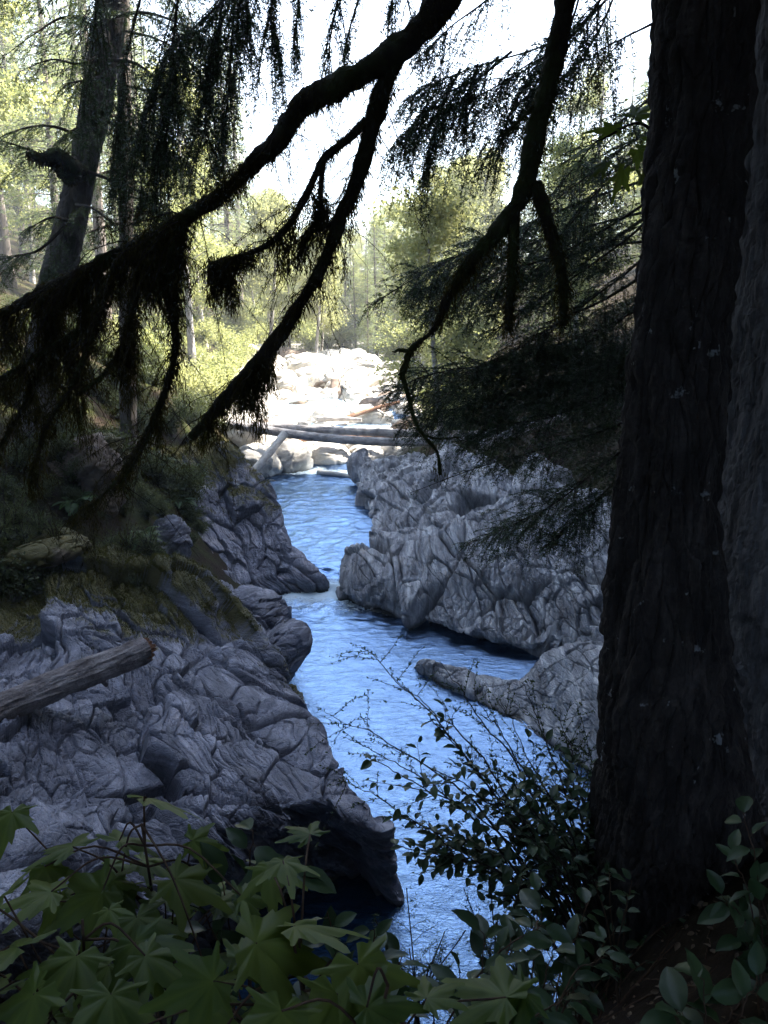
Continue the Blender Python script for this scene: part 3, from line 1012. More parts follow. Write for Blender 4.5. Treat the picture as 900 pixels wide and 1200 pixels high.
def along(P, f):
    """point and tangent at the fraction(s) f of a polyline"""
    f = np.clip(np.asarray(f, float), 0, 1) * (len(P) - 1.001)
    i = f.astype(int)
    u = (f - i)[:, None]
    p = P[i] * (1 - u) + P[i + 1] * u
    return p, unit(P[i + 1] - P[i])


def length(P):
    return np.linalg.norm(np.diff(P, axis=0), axis=1).sum()


def bough(axis, wood, ned, spread=.5, dens=1.0, nl=.016, nw=.0032, droop=.35, r0=.012, side_gap=.06, twig_r=.0022, start=.1, hang=0.0, flat=.5):
    """a conifer bough: axis, side twigs in a loose fan, sub-twigs, needles"""
    L = length(axis)
    n = len(axis)
    V, F = tube(axis, np.linspace(r0, .002, n), 6)
    wood.add(V, F)
    k = max(3, int(L * (1 - start) / side_gap * dens))
    f = np.sort(start + (1 - start) * rng.random(k) ** .9)
    p, t = along(axis, f)
    up = np.array([0, 0, 1.0])
    O_, D_, T_ = [], [], []
    for q in range(k):
        s = unit(np.cross(t[q], up)) * (1 if q % 2 else -1)
        prof = min(1, (1 - f[q]) * 2.2 + .22)
        l = spread * prof * rng.uniform(.45, 1.15)
        d = unit(s * rng.uniform(.5, 1.0) + t[q] * rng.uniform(.4, 1.0) + up * rng.normal() * flat * .5)
        m = 9
        u = np.linspace(0, 1, m)[:, None]
        tw = p[q] + d * u * l + np.array([0, 0, -1.0]) * (droop * l * u ** 2 + hang * l * u) + rng.normal(size=3) * .03 * l * u * u
        wob = np.cumsum(rng.normal(size=(m, 3)) * .010 * l, axis=0)
        tw = tw + wob
        if l > .08:
            V, F = tube(tw, np.linspace(twig_r * 1.4, twig_r * .5, m), 4, False)
            wood.add(V, F)
        segs = [tw]
        ns = int(l / .032)
        if ns:
            ff = rng.uniform(.15, .95, ns)
            pp, tt = along(tw, ff)
            for z in range(ns):
                ss = unit(np.cross(tt[z], up) + rng.normal(size=3) * .25) * (1 if z % 2 else -1)
                dd = unit(ss * .8 + tt[z] * .8 + np.array([0, 0, -1.0]) * droop * .6)
                ll = (1 - ff[z] * .6) * l * rng.uniform(.22, .5)
                segs.append(np.linspace(pp[z], pp[z] + dd * ll + np.array([0, 0, -.15 * ll]), 4))
        for sgm in segs:
            ls = length(sgm)
            nn = max(4, int(ls / (nl * .42)))
            po, ta = along(sgm, rng.random(nn))
            sd = unit(np.cross(ta, up) + rng.normal(size=(nn, 3)) * .45) * np.where(rng.random(nn) < .5, 1, -1)[:, None]
            O_.append(po)
            D_.append(unit(sd + ta * .65))
            T_.append(np.full(nn, rng.uniform(.2, .8)))
    O_, D_, T_ = np.concatenate(O_), np.concatenate(D_), np.concatenate(T_)
    N = None
    V, F = kites(O_, D_, nl * rng.uniform(.7, 1.2, len(O_)), nw, N)
    ned.add(V, F, np.repeat(T_, 4))


def moss_on(axis, r, acc, per_m=900, lmin=.02, lmax=.12, w=.006, hangk=1.0, below=.6):
    """short fur round a limb and longer hair hanging under it, in tufts"""
    L = length(axis)
    n = int(L * per_m)
    f = rng.random(n)
    p, t = along(axis, f)
    rr = np.interp(f, np.linspace(0, 1, len(axis)), np.broadcast_to(r, (len(axis),)))
    d = unit(np.cross(t, rand_dirs(n)))
    d[:, 2] -= below * rng.random(n)
    d = unit(d)
    tuft = np.clip(vnoise(p * 7, 801) * 1.3 + .35, 0.05, 1.3)
    V, F = ribbons(p + d * rr[:, None] * .9, d, (lmin + (lmax - lmin) * rng.random(n) ** 2.2 * tuft) * hangk, w * rng.uniform(.5, 1.3, n), .55)
    acc.add(V, F, np.repeat(rng.uniform(0, 1, n), 7))


def curtain(axis, acc, n, lmin, lmax, w=.006, seed=1, clumps=9.0, jit=.02):
    """moss hanging from a limb in ragged locks of very different length"""
    L = length(axis)
    k = max(4, int(L * 34))                        # locks
    fk = rng.random(k)
    pk, tk = along(axis, fk)
    hk = np.clip(vnoise(pk * clumps, seed) * .9 + .45, 0, 1.2) * rng.random(k) ** 1.6
    lk = (lmin + (lmax - lmin) * hk) * 1.15
    i = rng.choice(k, n, p=(lk + .01) / (lk + .01).sum())
    u = rng.random(n) ** .8                        # how far down its lock each hair starts
    sway = rng.normal(size=(k, 2)) * .10
    p = pk[i] + rng.normal(size=(n, 3)) * (jit * .5 + .012)
    p[:, 0] += sway[i, 0] * u * lk[i]
    p[:, 1] += sway[i, 1] * u * lk[i]
    p[:, 2] -= u * lk[i] * .85
    p[:, :2] += rng.normal(size=(n, 2)) * (.022 * (1 - u) * (u + .25))[:, None]
    l = (.02 + .30 * lk[i] * rng.random(n)) * (1.15 - .6 * u)
    V, F = ribbons(p, unit(np.array([0, 0, -.8]) + rng.normal(size=p.shape) * .55), l, w * rng.uniform(.5, 1.5, n) * (1.1 - .6 * u), .5)
    acc.add(V, F, np.repeat(rng.uniform(0, 1, n), 7))


def twigs(axis, acc, macc, n, lmin, lmax, sag=.5, r=.004, moss=.5, fwd=.5, start=.1):
    """bare dead side twigs with bits of moss"""
    f = start + (1 - start) * rng.random(n)
    p, t = along(axis, f)
    for q in range(n):
        l = rng.uniform(lmin, lmax)
        d = unit(rand_dirs(1)[0] * np.array([1, .8, .5]) + t[q] * fwd)
        m = 12
        u = np.linspace(0, 1, m)[:, None]
        tw = p[q] + d * u * l + np.array([0, 0, -1.0]) * sag * l * u ** 1.7 + np.cumsum(rng.normal(size=(m, 3)) * .018 * l, axis=0)
        V, F = tube(tw, np.linspace(r, r * .3, m), 4, False)
        acc.add(V, F)
        for z in range(int(l / .07)):
            pp, tt = along(tw, [rng.uniform(.2, 1)])
            e = pp[0] + unit(tt[0] + rand_dirs(1)[0] * .9 + np.array([0, 0, -.3])) * l * rng.uniform(.08, .25)
            V, F = tube(np.linspace(pp[0], e, 4), [r * .5, r * .4, r * .3, r * .2], 3, False)
            acc.add(V, F)
        if macc is not None and rng.random() < moss:
            moss_on(tw, r, macc, 260, .01, .07, .004)
            if rng.random() < .6:
                c = along(tw, np.linspace(rng.uniform(.1, .5), rng.uniform(.6, 1), 6))[0]
                curtain(c, macc, 45, .03, .16, .005, 3)


# ------------------------------------------------------------------ crowns
def conifer_crown(H, z0, rmax, n_whorl, per, bl, bw, dens=1.0, droop=.35, shape=.8, top=1.0, hollow=.0, lean=None):
    """blades of foliage on drooping whorls; also returns the limbs"""
    O_, D_, T_, N_ = [], [], [], []
    limbs = Acc()
    zs = z0 + (H - z0) * np.linspace(0, 1, n_whorl) ** 1.0
    for z in zs:
        u = min(1.0, (z - z0) / (H - z0))
        Rz = rmax * (1 - u) ** shape * min(1, .55 + u * 3) + .25
        for b in range(per):
            a = rng.uniform(0, 2 * np.pi)
            l = Rz * rng.uniform(.55, 1.15)
            out = np.array([math.cos(a), math.sin(a), 0])
            sd = np.array([-math.sin(a), math.cos(a), 0])
            n = max(5, int(l / bl * 5.5 * dens))
            rr = hollow + (1 - hollow) * np.sqrt(rng.random(n))
            x = rr * l
            dz = .10 * x - droop * x * x / max(l, .5) + rng.normal(size=n) * .05
            wd = (.30 * l * (1 - rr * .75) + .12) * rng.uniform(-1, 1, n)
            zz = z + rng.normal() * .15
            o = out * x[:, None] + sd * wd[:, None]
            o[:, 2] = zz + dz - np.abs(wd) * .15
            d = unit(out * .7 + sd * np.sign(wd)[:, None] * rng.uniform(.2, 1, n)[:, None] + np.array([0, 0, -1.0]) * rng.uniform(.1, .8, n)[:, None])
            O_.append(o)
            D_.append(d)
            T_.append(np.full(n, rng.uniform(.1, .9)) + rng.normal(size=n) * .08)
            N_.append(unit(np.array([0, 0, 1.0]) + rng.normal(size=(n, 3)) * .5))
            if l > .8:
                xx = np.linspace(0, .9, 5) * l
                P = out * xx[:, None]
                P[:, 2] = zz + .10 * xx - droop * xx * xx / max(l, .5)
                V, F = tube(P, np.linspace(.012 + .008 * l, .006, 5), 4, False)
                limbs.add(V, F)
    O_ = np.concatenate(O_)
    V, F = kites(O_, np.concatenate(D_), bl * rng.uniform(.6, 1.3, len(O_)), bw * rng.uniform(.7, 1.2, len(O_)), np.concatenate(N_))
    return V, F, np.repeat(np.clip(np.concatenate(T_), 0, 1), 4), limbs


def trunk_tube(H, r, n=10, seg=16, bend=.15, lean=(0, 0)):
    z = np.linspace(-.6, H, seg)
    u = np.clip(z / H, 0, 1)
    P = np.stack([lean[0] * u + bend * np.sin(u * 3 + rng.uniform(0, 6)), lean[1] * u + bend * np.sin(u * 2.3 + rng.uniform(0, 6)), z], 1)
    P[:, :2] -= P[1, :2]
    return tube(P, r * (1 - u) ** .8 + .012 + r * .5 * np.exp(-np.clip(z, 0, 9) * 2.5), n), P


def make_conifer(H, z0, rmax, r, label, nwh, per, bl, bw, mat='needle_bg', bark='bark_bg', dens=1, group=None, droop=.35, name='conifer_tree', shape=.8):
    root = thing(name, (0, 0, 0), label, 'tree', group)
    (V, F), P = trunk_tube(H, r)
    obj('trunk', V, F, M[bark], root, attrs={'tint': np.full(len(V), .5)})
    V, F, T, limbs = conifer_crown(H, z0, rmax, nwh, per, bl, bw, dens, droop, shape)
    obj('crown', V, F, M[mat], root, smooth=False, attrs={'tint': T})
    limbs.build('limbs', M[bark], root)
    return root


def make_broadleaf(H, r, spreadr, nleaf, leaf, label, mat='leaf_bg', bark='bark_pale', group=None, z0=.25, name='broadleaf_tree'):
    root = thing(name, (0, 0, 0), label, 'tree', group)
    acc = Acc()
    (V, F), P = trunk_tube(H * .92, r, 8, 14, .3)
    acc.add(V, F)
    C, S = [], []
    for k in range(26):
        u = rng.uniform(z0, 1)
        b = along(P, [u])[0][0]
        a = rng.uniform(0, 6.28)
        l = spreadr * rng.uniform(.4, 1.1) * (1.1 - .7 * u)
        e = b + np.array([math.cos(a) * l, math.sin(a) * l, l * rng.uniform(.1, .7)])
        m = (b + e) / 2 + np.array([0, 0, .12 * l])
        Q = catmull([b, m, e], 7)
        V, F = tube(Q, np.linspace(r * .32 * (1.1 - u), .008, 7), 5, False)
        acc.add(V, F)
        for f in (.5, .75, 1.0):
            C.append(along(Q, [f])[0][0] + rng.normal(size=3) * .2)
            S.append(rng.uniform(.25, .6) * spreadr * .45)
    acc.build('trunk', M[bark], root)
    C, S = np.array(C), np.array(S)
    k = rng.integers(0, len(C), nleaf)
    O_ = C[k] + rng.normal(size=(nleaf, 3)) * S[k][:, None] * np.array([.6, .6, .4])
    D = unit(rand_dirs(nleaf) + np.array([0, 0, -.5]))
    V, F = kites(O_, D, leaf * rng.uniform(.7, 1.3, nleaf), leaf * .62)
    t = np.clip(rng.random(len(C))[k] * .6 + rng.random(nleaf) * .4, 0, 1)
    obj('crown', V, F, M[mat], root, smooth=False, attrs={'tint': np.repeat(t, 4)})
    return root


# ------------------------------------------------------------------ the two great trunks
def big_trunk(pts, rads, mat, root, base, seg=420, n=200, seed=0, groove=.05, flare=0.0, coarse=1.0):
    P = catmull(np.array([at(*p) if abs(p[0]) + abs(p[1]) > 30 else p for p in pts]), seg)
    r = np.interp(np.linspace(0, 1, seg), np.linspace(0, 1, len(rads)), rads)

    def disp(V):
        Q = V * np.array([1, 1, .15]) * coarse
        W = Q + .06 * np.stack([vnoise(V * 2.2, seed + 1), vnoise(V * 2.2, seed + 2), np.zeros(len(V))], 1)
        t, cr, cv = facet(W * np.array([17, 17, 20.]), seed + 3)
        a = .8 * ridged(W * 5.5, 4, seed + 4, .65) + .5 * fbm(V * 9, 4, seed + 6, .65)
        return groove * (a + .2 * cv - .4 * np.exp(-cr / .12)) + .25 * r.mean() * fbm(V * np.array([1.3, 1.3, .5]), 2, seed + 8) + .012 * fbm(V * np.array([22, 22, 12.]), 3, seed + 11)
    V, F = tube(P, r, n, False, disp)
    o = obj('trunk', V, F, mat, root, base, smooth=False, attrs={'tint': np.full(len(V), .5)})
    return P, o


bA = np.array([1.42, 3.55, tz(1.42, 3.55)])
T1 = thing('conifer_tree', bA, 'great dark conifer trunk rising close by, with long mossy dead limbs swooping over the creek', 'tree')
P1, tr1 = big_trunk([(790, 1150, 3.55), (790, 1040, 3.55), (787, 900, 3.55), (778, 750, 3.55), (781, 600, 3.6), (797, 400, 3.6), (816, 200, 3.65), (831, 0, 3.7), (842, -200, 3.75), (1.62, 3.8, 14.0), (1.7, 3.8, 26)],
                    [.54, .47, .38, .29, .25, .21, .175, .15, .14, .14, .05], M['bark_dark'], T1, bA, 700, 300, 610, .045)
V, F, T, limbs = conifer_crown(20, 8.7, 4.6, 30, 7, .15, .035, 1.5, .4)
off = np.array([1.6, 3.8, 4.05])
obj('crown', V + off, F, M['needle'], T1, bA, False, {'tint': T})
lv = np.concatenate(limbs.V)
obj('limbs', lv + off, [np.concatenate(limbs.F)], M['twig'], T1, bA, attrs={'tint': np.full(len(lv), .5)})
# bark flakes and pale lichen spots stay in the bark material

bB = np.array([2.25, 4.2, tz(2.25, 4.2)])
T2 = thing('conifer_tree', bB, 'straight grey-barked trunk tucked behind the great dark trunk at the picture edge', 'tree')
big_trunk([(1000, 1150, 4.25), (985, 950, 4.25), (938, 750, 4.25), (932, 600, 4.25), (941, 400, 4.3), (950, 200, 4.3), (957, 0, 4.35), (966, -200, 4.4), (2.75, 4.4, 14.0), (2.75, 4.4, 24)],
          [.62, .52, .46, .43, .40, .37, .35, .33, .28, .06], M['bark_grey'], T2, bB, 460, 200, 650, .03, coarse=1.5)
V, F, T, limbs = conifer_crown(19, 8.7, 4.2, 28, 7, .15, .035, 1.5, .4)
off = np.array([2.9, 4.4, 4.2])
obj('crown', V + off, F, M['needle'], T2, bB, False, {'tint': T})

# ---- limb A, sweeping from the upper middle down to the far side
PA = catmull(np.vstack([[1.5, 3.62, 9.7], [1.0, 3.8, 9.15], np.array([at(*p) for p in [
    (560, -60, 4.0), (508, 18, 4.05), (455, 65, 4.1), (398, 100, 4.15), (352, 126, 4.25), (325, 166, 4.3), (296, 192, 4.35), (268, 222, 4.45), (232, 246, 4.55), (196, 268, 4.65), (150, 292, 4.75), (98, 318, 4.9), (48, 344, 5.05), (0, 368, 5.2), (-90, 405, 5.4)]])]), 260)
rA = np.interp(np.linspace(0, 1, 260), np.linspace(0, 1, 17), [.08, .075, .070, .064, .060, .058, .055, .051, .044, .040, .038, .036, .036, .035, .032, .03, .025])


def limb(P, r, root, base, name='branch', n=18, seed=0, k=.28):
    def disp(V):
        return np.mean(r) * k * (fbm(V * 9, 3, 700 + seed) + .5 * fbm(V * 28, 2, 710 + seed))
    V, F = tube(P, r, n, True, disp)
    return obj(name, V, F, M['branch'], root, base, attrs={'tint': np.full(len(V), .5)})


brA = limb(PA, rA, T1, bA, 'branch', 24, 0, .42)


def path_r(pts, radpx, n=120):
    P = px_path(pts, n)
    r = np.interp(np.linspace(0, 1, n), np.linspace(0, 1, len(pts)), [a * pxm(p[1], p[2]) for a, p in zip(radpx, pts)])
    return P, r


SIDE = [
    # limb B: the long mossy one hanging to the mid bank
    ([(468, 62, 4.1), (448, 105, 4.15), (436, 150, 4.2), (420, 205, 4.25), (402, 248, 4.3), (380, 305, 4.35), (352, 355, 4.4), (322, 400, 4.45), (290, 440, 4.5), (258, 475, 4.55), (225, 512, 4.6)], [11, 14, 12, 10, 9, 8, 8, 10, 11, 9, 5], 1.0),
    # limb C: thin, arching to the clump of moss
    ([(430, 142, 4.2), (405, 165, 4.25), (380, 186, 4.3), (362, 222, 4.35), (342, 258, 4.4), (318, 284, 4.45), (282, 300, 4.5), (245, 308, 4.55)], [7, 6, 5, 5, 4, 4, 3, 2], .6),
    ([(378, 190, 4.3), (376, 220, 4.3), (374, 250, 4.32), (360, 275, 4.35), (350, 300, 4.35)], [4, 4, 3, 3, 2], .7),
    ([(410, 235, 4.28), (392, 258, 4.35), (378, 268, 4.4)], [4, 3, 2], .5),
    # drooping limbs at the lower end of A
    ([(214, 258, 4.6), (205, 300, 4.62), (200, 350, 4.65), (206, 400, 4.68), (196, 450, 4.72), (176, 500, 4.75), (150, 545, 4.8), (120, 580, 4.85), (80, 610, 4.95)], [9, 11, 8, 5, 4, 3.5, 3, 2.2, 1.5], .5),
    ([(205, 420, 4.7), (190, 470, 4.75), (170, 520, 4.7), (140, 570, 4.7)], [3, 2.6, 2, 1.2], .3),
    ([(150, 292, 4.75), (120, 345, 4.8), (95, 385, 4.9), (55, 410, 5.0), (0, 445, 5.1)], [8, 6, 5, 4, 3.5], .8),
    ([(120, 345, 4.8), (105, 400, 4.8), (85, 450, 4.8), (55, 500, 4.85), (35, 560, 4.9)], [5, 4, 4, 3, 2], .8),
    ([(60, 340, 5.0), (55, 400, 5.05), (30, 470, 5.1), (-10, 540, 5.1)], [5, 4, 3, 2], .8),
    ([(170, 285, 4.7), (160, 340, 4.7), (145, 400, 4.75), (120, 440, 4.75), (80, 470, 4.8)], [7, 6, 4, 3, 2], .9),
]
mossA, twA = Acc(), Acc()
moss_on(PA, rA, mossA, 1500, .010, .075, .005)
curtain(PA[60:165], mossA, 1600, .02, .12, .006, 20, 9)
curtain(PA[165:], mossA, 9000, .06, .62, .008, 21, 5)
curtain(PA[180:230], mossA, 8000, .10, .8, .009, 22, 4)
twigs(PA[150:], twA, mossA, 90, .15, .75, .9, .0035, .8)
twigs(PA[60:150], twA, mossA, 34, .05, .35, .5, .0026, .7)
mossA.build('moss', M['moss'], brA, bA, False)
twA.build('twigs', M['twig'], brA, bA)
HANG = {0: [(None, 2600, .02, .2), (.72, 4200, .05, .42)], 1: [(.55, 1300, .04, .30), (.78, 2600, .06, .40)], 2: [(.3, 1900, .05, .30)], 3: [(0, 300, .03, .15)], 4: [(0, 3800, .04, .34)], 5: [(0, 500, .02, .15)],
        6: [(0, 3600, .08, .55)], 7: [(0, 1800, .05, .4)], 8: [(0, 2200, .06, .45)], 9: [(0, 3200, .08, .55)]}
for q, (pts, rp, dm) in enumerate(SIDE):
    P, r = path_r(pts, rp)
    r = r * .85
    limb(P, r, brA, bA, 'side_branch', 12, int(pts[0][0]), .4)
    mo, tw = Acc(), Acc()
    moss_on(P, r, mo, int(1200 * dm + 300), .012, .09, .005)
    twigs(P, tw, mo, 40 if q == 0 else 20, .08, .5, .7, .003, .7)
    for f, n, lo, hi in HANG[q]:
        curtain(P[int((f or 0) * 118):], mo, n, lo, hi, .007, 30 + q, 8)
    mo.build('moss', M['moss'], brA, bA, False)
    tw.build('twigs', M['twig'], brA, bA)

# ---- limb D, hanging down in the upper right and forking
PD = catmull(np.vstack([[1.5, 3.62, 10.0], [1.15, 3.85, 9.6], np.array([at(*p) for p in [(676, -60, 4.0), (664, 0, 4.0), (652, 60, 4.0), (638, 115, 4.0), (626, 170, 4.02), (616, 218, 4.05), (598, 252, 4.08), (572, 284, 4.1), (544, 316, 4.15), (524, 350, 4.2), (508, 386, 4.25), (482, 410, 4.3), (471, 440, 4.35)]])]), 220)
rD = np.interp(np.linspace(0, 1, 220), np.linspace(0, 1, 15), [.075, .07, .050, .044, .045, .046, .047, .047, .042, .036, .031, .022, .016, .013, .010])
brD = limb(PD, rD, T1, bA, 'branch', 20, 3, .45)
mossD, twD = Acc(), Acc()
moss_on(PD, rD, mossD, 1400, .008, .05, .004)
curtain(PD[120:185], mossD, 900, .03, .16, .006, 41, 8)
for pts, rp, dm in [([(626, 215, 4.05), (640, 255, 4.02), (652, 295, 4.0), (660, 335, 4.0), (660, 382, 4.0)], [9, 7, 7, 6, 4.5], 2.2),
                    ([(602, 248, 4.08), (602, 280, 4.05), (600, 320, 4.05), (597, 360, 4.05), (595, 388, 4.05)], [7, 6, 6.5, 5.5, 3.5], 2.2),
                    ([(471, 440, 4.35), (478, 462, 4.36), (485, 490, 4.38), (496, 510, 4.4), (512, 530, 4.42), (516, 556, 4.44)], [2.8, 2.6, 2.2, 1.8, 1.6, 2.2], .4),
                    ([(496, 510, 4.4), (515, 514, 4.42), (540, 512, 4.45)], [1.6, 1.3, .7], .2), ([(478, 412, 4.3), (468, 410, 4.3), (461, 413, 4.3)], [2.4, 2, 1], .2), ([(485, 462, 4.36), (480, 478, 4.36), (474, 484, 4.36)], [1.6, 1.2, .8], .2),
                    ([(640, 110, 4.0), (628, 122, 4.0), (610, 140, 4.0), (592, 158, 4.0)], [3, 2.5, 2, 1.2], .8)]:
    P, r = path_r(pts, rp, 70)
    limb(P, r, brD, bA, 'side_branch', 10, int(pts[0][0]))
    moss_on(P, r, mossD, int(900 * dm + 100), .01, .05 * min(dm, 1.2) + .01, .005)
    if dm > 2:
        curtain(P[50:], mossD, 160, .03, .14, .006, 5, 8)
twigs(PD[150:], twD, mossD, 10, .04, .15, .5, .002, .5)
curtain(px_path([(512, 535, 4.42), (516, 555, 4.44)], 6), mossD, 90, .03, .1, .005, 6, 3)
mossD.build('moss', M['moss'], brD, bA, False)
twD.build('twigs', M['twig'], brD, bA)

# ---- leafy boughs hanging in the top of the view, from limbs above the frame
def bough_part(root, base, specs, mat='needle', name='bough', moss=None, **kw):
    for pts, sp, dn in specs:
        wood, ned = Acc(), Acc()
        P = px_path(pts, 60)
        bough(P, wood, ned, sp, dn, **kw)
        if moss:
            mo = Acc()
        b = wood.build(name, M['twig'], root, base)
        ned.build('needles', M[mat], b, base, False)
        if moss:
            moss_on(P, .006, mo, 300, .01, .06, .004)
            curtain(P, mo, moss, .03, .2, .006, 7, 6)
            mo.build('moss', M['moss'], b, base, False)


# a limb above the frame that carries them, out to the far side
limb(catmull(np.array([[1.5, 3.7, 10.4], [.3, 4.6, 10.6], [-1.2, 5.4, 10.3], [-2.6, 5.9, 9.9]]), 60), np.linspace(.08, .03, 60), T1, bA, 'branch', 10, 9)
bough_part(T1, bA, [
    ([(330, -90, 5.6), (300, -40, 5.5), (262, 0, 5.5), (230, 30, 5.4), (196, 62, 5.4), (172, 130, 5.4), (150, 200, 5.4)], .62, 1.3),
    ([(262, -60, 5.6), (258, 20, 5.5), (246, 80, 5.5), (240, 150, 5.45), (250, 205, 5.4)], .42, 1.2),
    ([(215, -60, 5.7), (205, 30, 5.6), (198, 110, 5.6), (185, 180, 5.6), (160, 250, 5.6)], .5, 1.2),
    ([(180, -60, 5.8), (150, 60, 5.8), (140, 150, 5.8), (135, 220, 5.8)], .45, 1.0),
    ([(350, -80, 5.6), (328, -30, 5.5), (318, 20, 5.5), (328, 55, 5.5)], .4, 1.2),
    ([(300, -80, 5.6), (292, -10, 5.5), (288, 40, 5.5)], .35, 1.2),
    ([(410, -70, 5.0), (398, -10, 5.0), (388, 40, 4.9), (383, 85, 4.9)], .18, 1.0),
    ([(470, -60, 5.0), (462, -10, 5.0), (455, 15, 5.0)], .2, .9),
    ([(440, -60, 5.2), (420, 0, 5.2), (408, 40, 5.2), (400, 75, 5.2)], .16, .8),
    ([(280, -60, 5.7), (272, 40, 5.6), (268, 110, 5.6), (262, 160, 5.6)], .3, .9),
    ([(120, -60, 6.0), (110, 40, 6.0), (100, 120, 6.0)], .4, .7),
    ([(345, -60, 5.6), (350, 0, 5.6), (345, 45, 5.6), (352, 70, 5.6)], .25, .9)], 'needle', moss=160, droop=.9, hang=.4, nl=.026, nw=.0068, r0=.010, side_gap=.024)
bough_part(T1, bA, [
    ([(790, -120, 5.0), (710, 0, 5.4), (645, 50, 5.6), (565, 76, 5.7), (515, 95, 5.8), (470, 120, 5.9)], .6, 1.0),
    ([(760, -100, 5.0), (690, 20, 5.4), (640, 66, 5.6), (575, 105, 5.7), (510, 135, 5.8), (468, 160, 5.9)], .6, 1.0),
    ([(620, -80, 5.3), (580, -10, 5.5), (530, 30, 5.6), (500, 60, 5.7)], .5, 1.0),
    ([(690, -60, 5.3), (672, 20, 5.6), (640, 90, 5.7), (610, 120, 5.8)], .4, .8),
    ([(540, 80, 5.75), (520, 120, 5.8), (505, 170, 5.8), (492, 215, 5.8)], .3, 1.1),
    ([(560, 75, 5.7), (550, 110, 5.7), (545, 150, 5.7)], .28, 1.0),
    ([(600, 60, 5.7), (560, 92, 5.75), (520, 112, 5.8), (480, 150, 5.85), (452, 185, 5.9)], .45, 1.1),
    ([(650, 55, 5.7), (610, 110, 5.8), (585, 160, 5.8), (560, 200, 5.85)], .35, .8),
    ([(740, -60, 5.6), (700, 40, 5.8), (655, 95, 5.9), (600, 150, 6.0)], .5, .8),
    ([(480, -60, 5.4), (478, 0, 5.5), (490, 40, 5.5)], .35, 1.0),
    ([(780, 20, 5.0), (740, 40, 5.2), (700, 60, 5.4)], .3, .5)], 'needle', droop=.7, hang=.3, nl=.028, nw=.007, r0=.009, side_gap=.025)

# ------------------------------------------------------------------ hemlock whose trunk stands hidden behind the great one
bC = np.array([3.2, 8.0, tz(3.2, 8.0)])
T3 = thing('hemlock_tree', bC, 'hemlock behind the great trunk whose dark drooping boughs reach over the folded outcrop', 'tree')
big_trunk([(3.2, 8.0, bC[2] - .4), (3.2, 8.0, bC[2] + 2), (3.25, 8.05, 7), (3.3, 8.1, 11), (3.3, 8.1, 15), (3.3, 8.1, 20)], [.24, .2, .18, .15, .1, .03], M['bark_dark'], T3, bC, 160, 60, 680, .02)
V, F, T, limbs = conifer_crown(15.5, 7.4, 2.4, 24, 6, .07, .015, 2.2, .45)
obj('crown', V + np.array([3.3, 8.1, 4.5]), F, M['needle'], T3, bC, False, {'tint': T})
HB = [
    ([(800, 40, 7.8), (780, 95, 7.4), (750, 125, 7.0), (700, 165, 6.8), (670, 200, 6.6), (640, 235, 6.6)], .42, .6),
    ([(800, 90, 7.9), (775, 145, 7.4), (735, 170, 7.2), (690, 205, 7.0), (640, 245, 6.8), (600, 290, 6.8)], .5, .7),
    ([(800, 195, 7.9), (753, 263, 7.3), (700, 305, 7.0), (653, 338, 6.8), (610, 367, 6.6), (557, 402, 6.5)], .48, .7),
    ([(800, 240, 8.0), (750, 305, 7.5), (700, 345, 7.2), (660, 375, 7.0), (600, 412, 6.8), (540, 440, 6.7)], .55, 1.0),
    ([(800, 300, 8.0), (745, 360, 7.7), (690, 400, 7.5), (620, 425, 7.2), (550, 450, 7.0), (470, 500, 6.9)], .75, 1.3),
    ([(800, 370, 8.0), (740, 410, 7.6), (680, 440, 7.4), (600, 462, 7.2), (530, 480, 7.0), (488, 505, 6.9)], .7, 1.3),
    ([(800, 400, 8.0), (740, 445, 7.8), (690, 470, 7.6), (640, 490, 7.4), (580, 500, 7.2), (540, 520, 7.1)], .7, 1.2),
    ([(790, 200, 8.0), (700, 230, 7.6), (620, 262, 7.4), (560, 290, 7.3), (500, 318, 7.2), (428, 362, 7.1)], .62, 1.2),
    ([(790, 240, 8.2), (690, 265, 7.9), (610, 290, 7.7), (540, 320, 7.6), (475, 350, 7.5)], .6, 1.1),
    ([(790, 280, 8.0), (700, 290, 7.6), (640, 312, 7.4), (590, 335, 7.3), (540, 372, 7.2)], .5, .9),
    ([(800, 470, 8.0), (745, 515, 7.8), (700, 550, 7.6), (650, 590, 7.4), (600, 615, 7.3), (545, 640, 7.2)], .6, 1.2),
    ([(800, 500, 8.0), (745, 540, 7.7), (710, 575, 7.5), (680, 605, 7.4), (640, 640, 7.3)], .55, 1.3),
    ([(800, 450, 8.0), (740, 490, 7.7), (690, 510, 7.5), (640, 525, 7.4), (560, 548, 7.3), (480, 578, 7.2)], .34, .5),
    ([(800, 430, 8.2), (740, 470, 8.0), (700, 500, 7.9), (650, 530, 7.8), (600, 545, 7.7)], .5, .8),
]
HB += [([(790, 215, 7.4), (720, 262, 7.1), (650, 300, 6.9), (590, 318, 6.8), (540, 345, 6.7), (490, 372, 6.6)], .55, 1.0), ([(800, 330, 7.7), (730, 372, 7.4), (660, 402, 7.1), (580, 425, 6.9), (500, 440, 6.8), (455, 462, 6.7)], .6, 1.2),
       ([(790, 150, 7.6), (740, 190, 7.3), (690, 235, 7.1), (650, 290, 7.0)], .45, .8)]
bough_part(T3, bC, [(a, b * 1.1, c * 1.35) for a, b, c in HB], 'needle', droop=.28, hang=.05, nl=.027, nw=.0068, r0=.014, twig_r=.0026, side_gap=.036, flat=.9)
T3b = Acc()
for pts in ([(785, 300, 7.8), (735, 335, 7.4), (690, 360, 7.2), (640, 378, 7.0)], [(780, 320, 7.8), (720, 380, 7.6), (650, 430, 7.5), (600, 470, 7.4)], [(780, 240, 7.6), (720, 280, 7.4), (660, 330, 7.2)]):
    P = px_path(pts, 40)
    V, F = tube(P, np.linspace(.02, .006, 40), 6)
    T3b.add(V, F)
